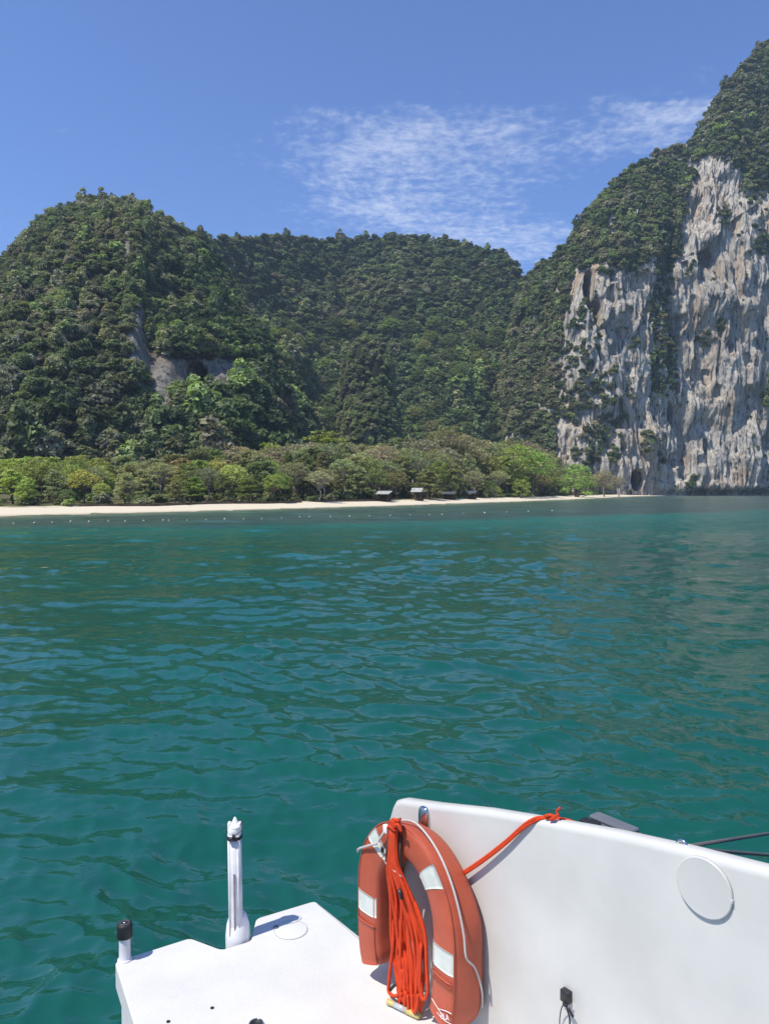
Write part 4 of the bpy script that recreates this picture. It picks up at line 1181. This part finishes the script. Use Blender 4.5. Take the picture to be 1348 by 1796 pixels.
# notched tip
tp = MB()
tp.tube([pt - ax * 0.004, pt + ax * 0.022], rp * 0.96, 22)
tp.lathe([(0.024, 0.0), (0.025, 0.012), (0.016, 0.020), (0.010, 0.030), (0.004, 0.043), (0.0, 0.046)], pt + ax * 0.018 + np.array([0.003, 0, 0]), 16, axis=ax)
tp.box(pt + ax * 0.03 + np.array([-0.019, 0, 0]), (0.005, 0.012, 0.012)); tp.box(pt + ax * 0.03 + np.array([0.020, 0, 0]), (0.0045, 0.012, 0.012))
part(tp, 'tip', GEL, bevel=0.001)
st = MB()
for k in range(3):
    st.ring([pt + ax * (-0.006 - 0.004 * k) + np.array([(rp + .001) * math.cos(a), (rp + .001) * math.sin(a), 0.002 * math.sin(a)]) for a in np.linspace(0, 6.283, 25)[:-1]], 0.0028, 6)
st.tube([pt + [0.0, -rp - .003, -0.008], pt + [0.014, -rp - .008, 0.012], pt + [0.030, -rp, 0.02], pt + [0.034, -0.01, 0.035], pt + [0.03, 0, 0.05]], 0.0016, 6)
st.box(pt + np.array([-0.006, -rp - 0.004, -0.008]), (0.012, 0.005, 0.006)); st.box(pt + np.array([0.002, -rp - 0.005, 0.002]), (0.004, 0.004, 0.007))
part(st, 'lashing', BLACKP)

# holes and fittings in the platform
for hx, hy, r_ in ((295, 1793, 0.0042), (372, 1769, 0.0042)):
    h_ = ground(hx, hy, PZ)
    part(MB().lathe([(r_ * 1.5, 0.0), (r_ * 1.5, 0.0015), (r_ * 1.1, 0.002), (r_ * .9, 0.0008), (0, 0.0008)], h_ + [0, 0, 0.001], 16), 'drain_hole', RUBBER)
h_ = ground(449, 1799, PZ)
part(MB().lathe([(0.024, 0.0), (0.024, 0.004), (0.020, 0.006), (0.016, 0.004), (0.014, 0.0012), (0.0, 0.0012)], h_ + [0, 0, 0.001], 24), 'deck_socket', RUBBER)
hr = MB().ring([h_ + [0.0215 * math.cos(a), 0.0215 * math.sin(a), 0.006] for a in np.linspace(0, 6.283, 33)[:-1]], 0.0022, 6)
part(hr, 'socket_ring', STEEL)
# seam strip along the far right edge of the platform
e0, e1 = ground(556, 1586, PZ), ground(632, 1650, PZ)
part(MB().tube([e0 + [0, 0, .0005], e1 + [0, 0, .0005]], 0.0018, 6), 'edge_seam', PLATE)

# polished plate on the bulwark behind the lifebuoy
pc = wall_px(745, 1436, 0.0)
V = []; m_ = 28
for lev, (ru, rw) in enumerate(((0.026, 0.042), (0.026, 0.042), (0.021, 0.036))):
    for k in range(m_):
        a = 2 * math.pi * k / m_; cu_, sw_ = math.cos(a), math.sin(a)
        V.append(pc + WU * ru * np.sign(cu_) * abs(cu_) ** .7 + WZ * rw * np.sign(sw_) * abs(sw_) ** .7 + WN * (0.001, 0.008, 0.012)[lev])
part(MB().add(V, [tuple(range(2 * m_, 3 * m_))] + [(l * m_ + k, l * m_ + (k + 1) % m_, (l + 1) * m_ + (k + 1) % m_, (l + 1) * m_ + k) for l in (0, 1) for k in range(m_)]), 'steel_plate', STEEL)

# hook with cord low on the bulwark
hk = wall_px(996, 1745, 0.0)
hb_ = MB().box(hk + WN * .008, (0.014, 0.010, 0.016), WU, WN, WZ)
hb_.tube([hk + WN * .016 + WZ * -.01, hk + WN * .024 + WZ * -.016 + WU * .006, hk + WN * .03 + WZ * -.008 + WU * .018], 0.005, 8)
part(hb_, 'hook', BLACKP, bevel=0.003)

# deck gear seen past the top of the bulwark
g0 = on_wall(1.0, 0.752, -0.13)
gb = MB().box(g0, (0.075, 0.035, 0.012), WU, WN, WZ); gb.box(g0 + WZ * 0.018 - WN * .01, (0.070, 0.022, 0.006), WU, WN, WZ)
part(gb, 'gear_box', GREYP, bevel=0.006, smooth_=False)
part(MB().box(g0 + WZ * 0.008 - WU * 0.045 + WN * .036, (0.028, 0.014, 0.012), WU, WN, WZ), 'gear_latch', BLACKP, bevel=0.003)
part(MB().lathe([(0.02, -0.02), (0.024, -0.015), (0.024, 0.015), (0.02, 0.02)], g0 + WU * 0.062 + WN * .03 + WZ * .0, 20, axis=WN), 'gear_wheel', STEEL)
part(MB().box(g0 - WZ * 0.06, (0.05, 0.03, 0.055), WU, WN, WZ), 'gear_bracket', GREYP, bevel=0.004)
ey_ = wall_px(1196, 1484, -0.03)
part(MB().ring([ey_ + WU * 0.013 * math.cos(a) + WZ * (0.013 * math.sin(a)) for a in np.linspace(0, 6.283, 21)[:-1]], 0.004, 8), 'eye', STEEL)

# ---------------------------------------------------------------- gear on the boat
RED = pbr('red_vinyl', (0.50, 0.098, 0.048), 0.48, 0.4, var=0.13, vscale=5, bump=0.12, bscale=30)
TAPE = pbr('reflective_tape', (0.66, 0.69, 0.62), 0.35, 0.6, var=0.08, vscale=30)
CORD = pbr('white_cord', (0.62, 0.58, 0.54), 0.7, 0.3, bump=0.5, bscale=400)
ORANGE = pbr('orange_rope', (0.92, 0.075, 0.012), 0.6, 0.35, var=0.10, vscale=60, bump=0.8, bscale=420)
YELLOW = pbr('yellow_plastic', (0.55, 0.45, 0.16), 0.4, 0.5)
CLEAR = pbr('smoky_plastic', (0.45, 0.47, 0.47), 0.15, 0.6)

def spl(pts_, n=26):
    pts_ = np.array(pts_); L_ = np.linspace(0, 1, len(pts_)); q = np.linspace(0, 1, n)
    # Catmull-Rom
    P_ = np.vstack([2 * pts_[0] - pts_[1], pts_, 2 * pts_[-1] - pts_[-2]]); o_ = []
    for x in q:
        k = min(int(x * (len(pts_) - 1)), len(pts_) - 2); t = x * (len(pts_) - 1) - k
        a, b, c_, d = P_[k], P_[k + 1], P_[k + 2], P_[k + 3]
        o_.append(0.5 * ((2 * b) + (-a + c_) * t + (2 * a - 5 * b + 4 * c_ - d) * t * t + (-a + 3 * b - 3 * c_ + d) * t ** 3))
    return o_


buoy_o = on_wall(0.388, 0.0, 0.0)
buoy = empty('lifebuoy', tuple(buoy_o)); tag(buoy, 'faded red horseshoe lifebuoy with pale reflective tapes hanging on the white bulwark', 'lifebuoy')


def bpart(mb, name, mat, origin=buoy_o, parent=None, **kw):
    mb.v = [tuple(np.array(p) - origin) for p in mb.v]
    return mb.build(name, mat, parent or buoy, **kw)


def shoe(t):
    """centre line of the horseshoe in wall coordinates, t in 0..1 from the far arm to the near arm"""
    pts_ = [(-0.176, 0.060), (-0.192, 0.10), (-0.201, 0.16), (-0.203, 0.24)] + [(0.203 * math.cos(math.radians(a)), 0.33 + 0.243 * math.sin(math.radians(a))) for a in np.linspace(180, 0, 15)] + [(0.203, 0.24), (0.201, 0.16), (0.192, 0.10), (0.176, 0.060)]
    pts_ = np.array(pts_); L_ = np.r_[0, np.cumsum(np.linalg.norm(np.diff(pts_, axis=0), axis=1))] ; q_ = np.clip(t, 0, 1) * L_[-1]
    f_ = lambda qq: np.array([np.interp(qq, L_, pts_[:, 0]), np.interp(qq, L_, pts_[:, 1])])
    p = (f_(q_ - .012) + f_(q_) + f_(q_ + .012)) / 3; d = f_(q_ + 0.02) - f_(q_ - 0.02); d /= np.linalg.norm(d)
    return 0.388 + p[0], p[1] + 0.002, np.array([-d[1], d[0]])               # outward normal


SEC = [(-0.058, 0.030), (-0.060, 0.060), (-0.060, 0.105), (-0.056, 0.122), (-0.046, 0.130), (-0.015, 0.1335), (0.020, 0.1335), (0.036, 0.131), (0.043, 0.127), (0.050, 0.110), (0.058, 0.070), (0.060, 0.040), (0.056, 0.022), (0.040, 0.016), (-0.040, 0.016), (-0.052, 0.020)]


def shoe_pt(t, r, nrm):
    u_, v_, o_ = shoe(t); v2 = v_ + o_[1] * r
    return on_wall(u_ + o_[0] * r, v2 - (0.13 - nrm) * 0.42 * float(smooth(0.30, 0.56, v2)), nrm)


V = []; nt_ = 90; ns_ = len(SEC)
ts = np.linspace(0, 1, nt_)
for i, t_ in enumerate(ts):
    k_ = min(i, nt_ - 1 - i); sq = 1.0 if k_ > 4 else (0.55, 0.80, 0.90, 0.96, 0.99)[k_]
    for r_, n2 in SEC:
        V.append(shoe_pt(t_, r_ * sq, 0.075 + (n2 - 0.075) * sq))
Fs = [(i * ns_ + k, i * ns_ + (k + 1) % ns_, (i + 1) * ns_ + (k + 1) % ns_, (i + 1) * ns_ + k) for i in range(nt_ - 1) for k in range(ns_)]
Fs += [tuple(range(ns_))[::-1], tuple((nt_ - 1) * ns_ + k for k in range(ns_))]
bpart(MB().add(V, [f[::-1] for f in Fs]), 'body', RED)


def skin_patch(t0, t1, sk, r0, r1, lift=0.0022, nn=8):
    """a strip lying on the front of the lifebuoy, slanted by sk"""
    V = []; nr = 7
    rr = np.linspace(r0, r1, nr)
    zs = np.interp(rr, [-0.058, -0.056, -0.046, -0.015, 0.020, 0.036, 0.043, 0.050, 0.058], [0.112, 0.122, 0.130, 0.1335, 0.1335, 0.131, 0.127, 0.110, 0.070])
    for lev in (lift, 0.0002):
        for i in range(nn + 1):
            for r_, z_ in zip(rr, zs):
                t_ = t0 + (t1 - t0) * i / nn + sk * (r_ - r0) / (r1 - r0)
                V.append(shoe_pt(t_, r_, z_ + lev))
    a = (nn + 1) * nr
    Fs = [(i * nr + k, i * nr + k + 1, (i + 1) * nr + k + 1, (i + 1) * nr + k) for i in range(nn) for k in range(nr - 1)]
    rim = [k for k in range(nr)] + [i * nr + nr - 1 for i in range(1, nn + 1)] + [nn * nr + k for k in range(nr - 2, -1, -1)] + [i * nr for i in range(nn - 1, 0, -1)]
    Fs += [(rim[i], rim[(i + 1) % len(rim)], rim[(i + 1) % len(rim)] + a, rim[i] + a) for i in range(len(rim))]
    return MB().add(V, Fs)


for t0, t1, sk in ((0.150, 0.205, 0.0), (0.365, 0.410, -0.012), (0.600, 0.650, 0.012), (0.795, 0.850, 0.0)):
    bpart(skin_patch(t0, t1, sk, -0.0555, 0.043), 'reflective_tape', TAPE)
for t0, t1 in ((0.0, 0.125), (0.87, 0.985)):
    bpart(skin_patch(t0 + .01, t1, 0.0, -0.050, 0.043, 0.0035), 'pocket', RED)
tt = 0.868
bpart(MB().tube([shoe_pt(tt, r_, z_ + 0.004) for r_, z_ in ((-0.054, .126), (-0.04, .131), (-0.01, .1345), (0.02, .1345), (0.043, .129))], 0.0022, 6), 'pocket_hem', RED)
bpart(MB().tube([shoe_pt(0.126, r_, z_ + 0.004) for r_, z_ in ((-0.054, .126), (-0.04, .131), (-0.01, .1345), (0.02, .1345), (0.043, .129))], 0.0022, 6), 'pocket_hem', RED)
bpart(MB().tube([shoe_pt(t_, 0.0445, 0.1285) for t_ in np.linspace(0.01, 0.99, 90)], 0.0022, 6), 'piping', RED)
# maker's mark on the near pocket: two curved strokes and letters
INK = pbr('white_ink', (0.78, 0.76, 0.74), 0.5, 0.4, var=0.02)


def mark(path, r_):
    return MB().tube([wall_px(a_, b_, 0.1398) for a_, b_ in path], r_, 5)


bpart(mark([(757, 1752), (763, 1762), (770, 1773), (778, 1784)], 0.0011), 'printed_stroke', INK)
bpart(mark([(769, 1770), (776, 1772), (784, 1775), (791, 1779)], 0.0013), 'printed_stroke', INK)
bpart(mark([(766, 1776), (773, 1785), (781, 1792), (791, 1797)], 0.0010), 'printed_stroke', INK)
fc = bpy.data.curves.new('lettering', 'FONT'); fc.body = 'BLA'; fc.size = 0.024; fc.extrude = 0.0004; fc.align_x = 'LEFT'; fc.materials.append(INK)
ftmp = bpy.data.objects.new('lettering', fc); COL.objects.link(ftmp)
fme = bpy.data.meshes.new_from_object(ftmp.evaluated_get(bpy.context.evaluated_depsgraph_get())); bpy.data.objects.remove(ftmp)
if not fme.materials: fme.materials.append(INK)
fo = bpy.data.objects.new('lettering', fme); COL.objects.link(fo); fo.parent = buoy
from mathutils import Matrix
tu = (wall_px(791, 1790, 0.1398) - wall_px(771, 1784, 0.1398)); tu /= np.linalg.norm(tu); tv = np.cross(WN, tu)
lp = wall_px(773, 1787, 0.1398) - buoy_o
fo.matrix_local = Matrix(((tu[0], tv[0], WN[0], lp[0]), (tu[1], tv[1], WN[1], lp[1]), (tu[2], tv[2], WN[2], lp[2]), (0, 0, 0, 1)))
# grab line round the rim
gl = [shoe_pt(t_, 0.063 + 0.006 * abs(math.sin(t_ * 9)), 0.088 - 0.02 * math.sin(t_ * 7)) for t_ in np.linspace(0.50, 0.80, 26)]
bpart(MB().tube(spl([shoe_pt(0.472, 0.040, 0.142), shoe_pt(0.488, 0.056, 0.125)] + gl[1::4] + [shoe_pt(0.84, 0.063, 0.06), shoe_pt(0.90, 0.062, 0.03), shoe_pt(0.95, 0.058, 0.016)], 60), 0.0034, 8), 'grab_line', CORD)
lg = [shoe_pt(t_, 0.064, 0.075) for t_ in np.linspace(0.015, 0.17, 14)]
bpart(MB().tube(lg, 0.0042, 8), 'grab_line', CORD)
# lashing cord across the far shoulder, with its white buckle
def fp(a_, b_, off): return wall_px(a_, b_, off)
bpart(MB().tube([fp(627, 1494, .06), fp(627, 1491, .10), fp(631, 1488, .14), fp(648, 1483, .146), fp(661, 1480, .148), fp(664, 1475, .150), fp(670, 1465, .150), fp(676, 1455, .150)], 0.0040, 8), 'lashing_cord', CORD)
bpart(MB().tube([fp(663, 1476, .150), fp(667, 1488, .150), fp(671, 1498, .149)], 0.0042, 8), 'lashing_cord', CORD)
bpart(MB().tube([fp(671, 1498, .149), fp(674, 1510, .146), fp(679, 1519, .145), fp(690, 1527, .150), fp(704, 1538, .146)], 0.0018, 6), 'thin_cord', CORD)
bpart(MB().box(fp(677, 1454, .148), (0.010, 0.007, 0.013), WU, WN, WZ), 'buckle', GEL, bevel=0.002)
bpart(MB().box(fp(670, 1491, .155), (0.005, 0.004, 0.008), WU, WN, WZ), 'cord_stop', BLACKP, bevel=0.002)
for a_, b_, c2, d2 in ((681, 1470, 677, 1520), (702, 1468, 703, 1520)):
    s0, s1 = fp(a_, b_, .142), fp(c2, d2, .140)
    bpart(MB().tube([s0, (s0 + s1) / 2 + WN * .003, s1], 0.0040, 6), 'strap', pbr('dark_webbing', (0.07, 0.055, 0.045), 0.8, 0.2))

# hank of orange floating rope
rope_o = fp(694, 1450, .155)
hank = empty('rope_hank', tuple(rope_o)); tag(hank, 'hank of bright orange rope knotted over the top of the horseshoe lifebuoy', 'rope')
rr_ = np.random.default_rng(9)


RR = 0.0057
for k in range(24):
    f_ = (k + .5) / 24; j = lambda s: rr_.normal(0, s)
    lay = (0.150, 0.143, 0.136)[k % 3]
    top_ = fp(685 + 10 * f_ + j(.6), 1456, .158 - .004 * (k % 3))
    a_ = fp(682 + 13 * f_ + j(.8), 1495, .152 - .004 * (k % 3)); b_ = fp(681 + 20 * f_ + j(1), 1527, lay - .004); c_ = fp(683 + 42 * f_ + j(2), 1580, lay - .022 + j(.004))
    d_ = fp(686 + 54 * f_ + j(3), 1640, lay - .035 + j(.005)); e_ = fp(692 + 50 * f_ + j(4), 1700, lay - .040 + j(.006)); bt = fp(702 + 38 * f_ + j(2.5), 1752 + 24 * rr_.random(), lay - .04 + j(.004))
    bpart(MB().tube(spl([top_, a_, b_, c_, d_, e_, bt], 30), RR, 8), 'strand', ORANGE, rope_o, hank)
for pth in ([(688, 1480), (686, 1560), (690, 1640), (684, 1700), (682, 1722), (681, 1738), (688, 1747), (698, 1746), (703, 1735), (705, 1700)], [(738, 1655), (737, 1700), (736, 1735), (741, 1752), (747, 1750), (750, 1735), (748, 1700), (745, 1640), (730, 1590), (705, 1540), (694, 1480)], [(704, 1740), (700, 1765), (701, 1779), (706, 1780), (709, 1765), (712, 1740)], [(722, 1745), (723, 1768), (727, 1775), (731, 1766), (733, 1745)], [(715, 1745), (716, 1770), (712, 1778), (708, 1768)]):
    bpart(MB().tube(spl([fp(a_, b_, .118) for a_, b_ in pth], 36), RR, 8), 'strand', ORANGE, rope_o, hank)
kn = MB()
for k in range(6):
    cx_, cy2 = 692 + rr_.normal(0, 2), 1447 + 3.2 * (k - 2.5); w_ = 10 - abs(k - 2.5)
    kn.tube(spl([fp(cx_ - w_, cy2 + 2, .140), fp(cx_ - w_ * .6, cy2 - 2, .163), fp(cx_ + w_ * .4, cy2 + 1.5, .166), fp(cx_ + w_, cy2 - 2, .142)], 14), 0.0048, 8)
kn.tube(spl([fp(684, 1446, .14), fp(688, 1440, .13), fp(698, 1438, .09), fp(704, 1440, .05), fp(712, 1452, .03)], 16), 0.0045, 8)
kn.tube(spl([fp(688, 1455, .165), fp(696, 1446, .172), fp(701, 1453, .168), fp(703, 1458, .165)], 12), 0.0048, 8)
bpart(kn, 'knot', ORANGE, rope_o, hank)
bpart(MB().tube([fp(700, 1560, .145), fp(704, 1578, .146)], 0.0062, 8), 'dark_tie', BLACKP, rope_o, hank)
bpart(MB().tube([fp(694, 1726, .115), fp(688, 1732, .113), (fp(684, 1737, .112))], 0.0058, 8), 'dark_tie', BLACKP, rope_o, hank)

# rope led from the lifebuoy over the bulwark
tr_o = wall_px(940, 1437, 0.01)
led = empty('tether_rope', tuple(tr_o)); tag(led, 'orange rope led from the lifebuoy up over the bulwark top, with a frayed tail', 'rope')
pth = [fp(770, 1556, .03), fp(806, 1534, .022), fp(845, 1508, .018), fp(885, 1477, .014), fp(915, 1450, .010), fp(933, 1438, .004), fp(950, 1434, -.014), fp(985, 1437, -.035), fp(1012, 1446, -.055), on_wall(.975, .735, -.066), on_wall(1.0, .66, -.066)]
for k, dz_ in ((0, 0.0), (1, -0.0075)):
    bpart(MB().tube(spl([p + WZ * dz_ * (1 if i < 6 else 0) - WU * dz_ * (0 if i < 6 else .9) for i, p in enumerate(pth)], 50), 0.0046, 8), 'strand', ORANGE, tr_o, led)
bpart(MB().tube(spl([fp(960, 1436, -.01), fp(972, 1432, -.012), fp(978, 1430, -.014), fp(976, 1423, -.014), fp(982, 1417, -.014)], 16), (np.linspace(0.0042, 0.0030, 16)).tolist(), 8), 'tail', ORANGE, tr_o, led)
bpart(MB().tube(spl([fp(955, 1432, -.006), fp(965, 1430, -.006), fp(972, 1434, -.004), fp(964, 1438, -.004)], 14), 0.0045, 8), 'half_hitch', ORANGE, tr_o, led)

# rescue light hanging below the lifebuoy
lt_o = fp(690, 1758, .06)
lt = empty('rescue_light', tuple(lt_o)); tag(lt, 'small yellow and clear rescue light lying under the far arm of the lifebuoy', 'light')
q0, q1 = ground(679, 1757, PZ + .012), ground(736, 1784, PZ + .012); q0 = q0 + WN * 0; dv_ = (q1 - q0) / np.linalg.norm(q1 - q0); Lq = np.linalg.norm(q1 - q0)
bpart(MB().tube([q0, q0 + dv_ * Lq * .22], (.010, .008), 14), 'end_cap', YELLOW, lt_o, lt, bevel=.002)
bpart(MB().tube([q0 + dv_ * Lq * .22, q0 + dv_ * Lq * .6], .009, 14), 'barrel', CLEAR, lt_o, lt)
bpart(MB().tube([q0 + dv_ * Lq * .6, q0 + dv_ * Lq * .95, q0 + dv_ * Lq], (.010, .010, .006), 14), 'body', YELLOW, lt_o, lt)
bpart(MB().tube([fp(650, 1720, .09), fp(660, 1735, .07), fp(671, 1752, .05), q0 + WZ * .004], .0028, 8), 'lanyard', CORD, lt_o, lt)

# flush inspection lid in the platform, with its lifting ring
ctr = ground(510, 1632, PZ); ex_ = ground(540, 1632, PZ) - ctr; ey2 = ground(510, 1617, PZ) - ctr
lidr = 0.5 * (np.linalg.norm(ex_) + np.linalg.norm(ey2))
dh = part(MB().lathe([(lidr, 0.0), (lidr, 0.0018), (lidr - .002, 0.0022), (0.0, 0.0022)], ctr, 48), 'deck_hatch', DECK)
part(MB().ring([ctr + [(lidr + .0012) * math.cos(a), (lidr + .0012) * math.sin(a), .0012] for a in np.linspace(0, 6.283, 65)[:-1]], 0.0014, 6), 'hatch_seam', PLATE)
cr = ground(484, 1628, PZ)
part(MB().ring([cr + [0.009 * math.cos(a), 0.009 * math.sin(a), .004] for a in np.linspace(0, 6.283, 25)[:-1]], 0.0017, 6), 'lifting_ring', DARKLINE)

# round hatch lid standing a little proud of the bulwark
hcx = (wall_px(1236, 1504, 0) + wall_px(1236, 1608, 0)) / 2; hr_ = np.linalg.norm(wall_px(1236, 1504, 0) - wall_px(1236, 1608, 0)) / 2
part(MB().lathe([(hr_, 0.0005), (hr_, 0.006), (hr_ - .0012, 0.0080), (hr_ - .003, 0.0085), (hr_ - .005, 0.0083), (hr_ - .007, 0.0082), (hr_ - .008, 0.0082)], hcx, 56, axis=WN), 'hatch_lid', GEL_W)
part(MB().box(hcx + WU * hr_ * .97 - WZ * hr_ * .05 + WN * .005, (.003, .004, .005), WU, WN, WZ), 'hatch_catch', GEL_W, bevel=.001)

# thin black cord on the hook
ho_ = hk + WN * .02; hc_ = empty('black_cord', tuple(ho_)); tag(hc_, 'thin black cord hanging from the hook low on the bulwark', 'cord')
bpart(MB().tube(spl([wall_px(996, 1752, .024), wall_px(986, 1765, .02), wall_px(982, 1780, .014), wall_px(981, 1800, .01), wall_px(984, 1830, .008)], 24), .0016, 6), 'strand', BLACKP, ho_, hc_)
bpart(MB().tube(spl([wall_px(994, 1752, .026), wall_px(994, 1770, .022), wall_px(998, 1785, .02), wall_px(999, 1810, .016), wall_px(996, 1835, .010)], 24), .0026, 6), 'strand', BLACKP, ho_, hc_)
bpart(MB().tube(spl([wall_px(996, 1768, .026), wall_px(1000, 1776, .026), wall_px(1003, 1782, .024), wall_px(1006, 1784, .022)], 12), .0036, 8), 'knot', BLACKP, ho_, hc_)

# dark mooring lines running out to the sea
for k, (far, lab) in enumerate(((ground(1720, 1386, -0.1), 'upper of two dark mooring lines running out to the right from the bulwark'), (ground(1640, 1502, -0.1), 'lower of two dark mooring lines running out to the right from the bulwark'))):
    st_ = ey_ + WU * .006 - WZ * .004 * k
    ml = MB().tube([np.array(st_) * (1 - t) + far * t - np.array([0, 0, 0.03 * math.sin(math.pi * t)]) for t in np.linspace(0, 1, 20)], .0052, 8)
    o = ml.build('mooring_line', DARKLINE); tag(o, lab, 'rope', 'mooring lines')

# ---------------------------------------------------------------- the air
m, t, out_ = new_mat('sea_haze'); pv = t.new('ShaderNodeVolumePrincipled')
pv.inputs['Color'].default_value = (0.62, 0.80, 1.0, 1); pv.inputs['Density'].default_value = 0.00022; pv.inputs['Anisotropy'].default_value = 0.2
t.l.new(pv.outputs[0], out_.inputs['Volume'])
hz = MB().box((0, 0, 171), (1000, 1000, 179)).build('haze', m, None, False)
tag(hz, 'thin bluish sea haze filling the air of the bay', 'haze', kind='stuff')
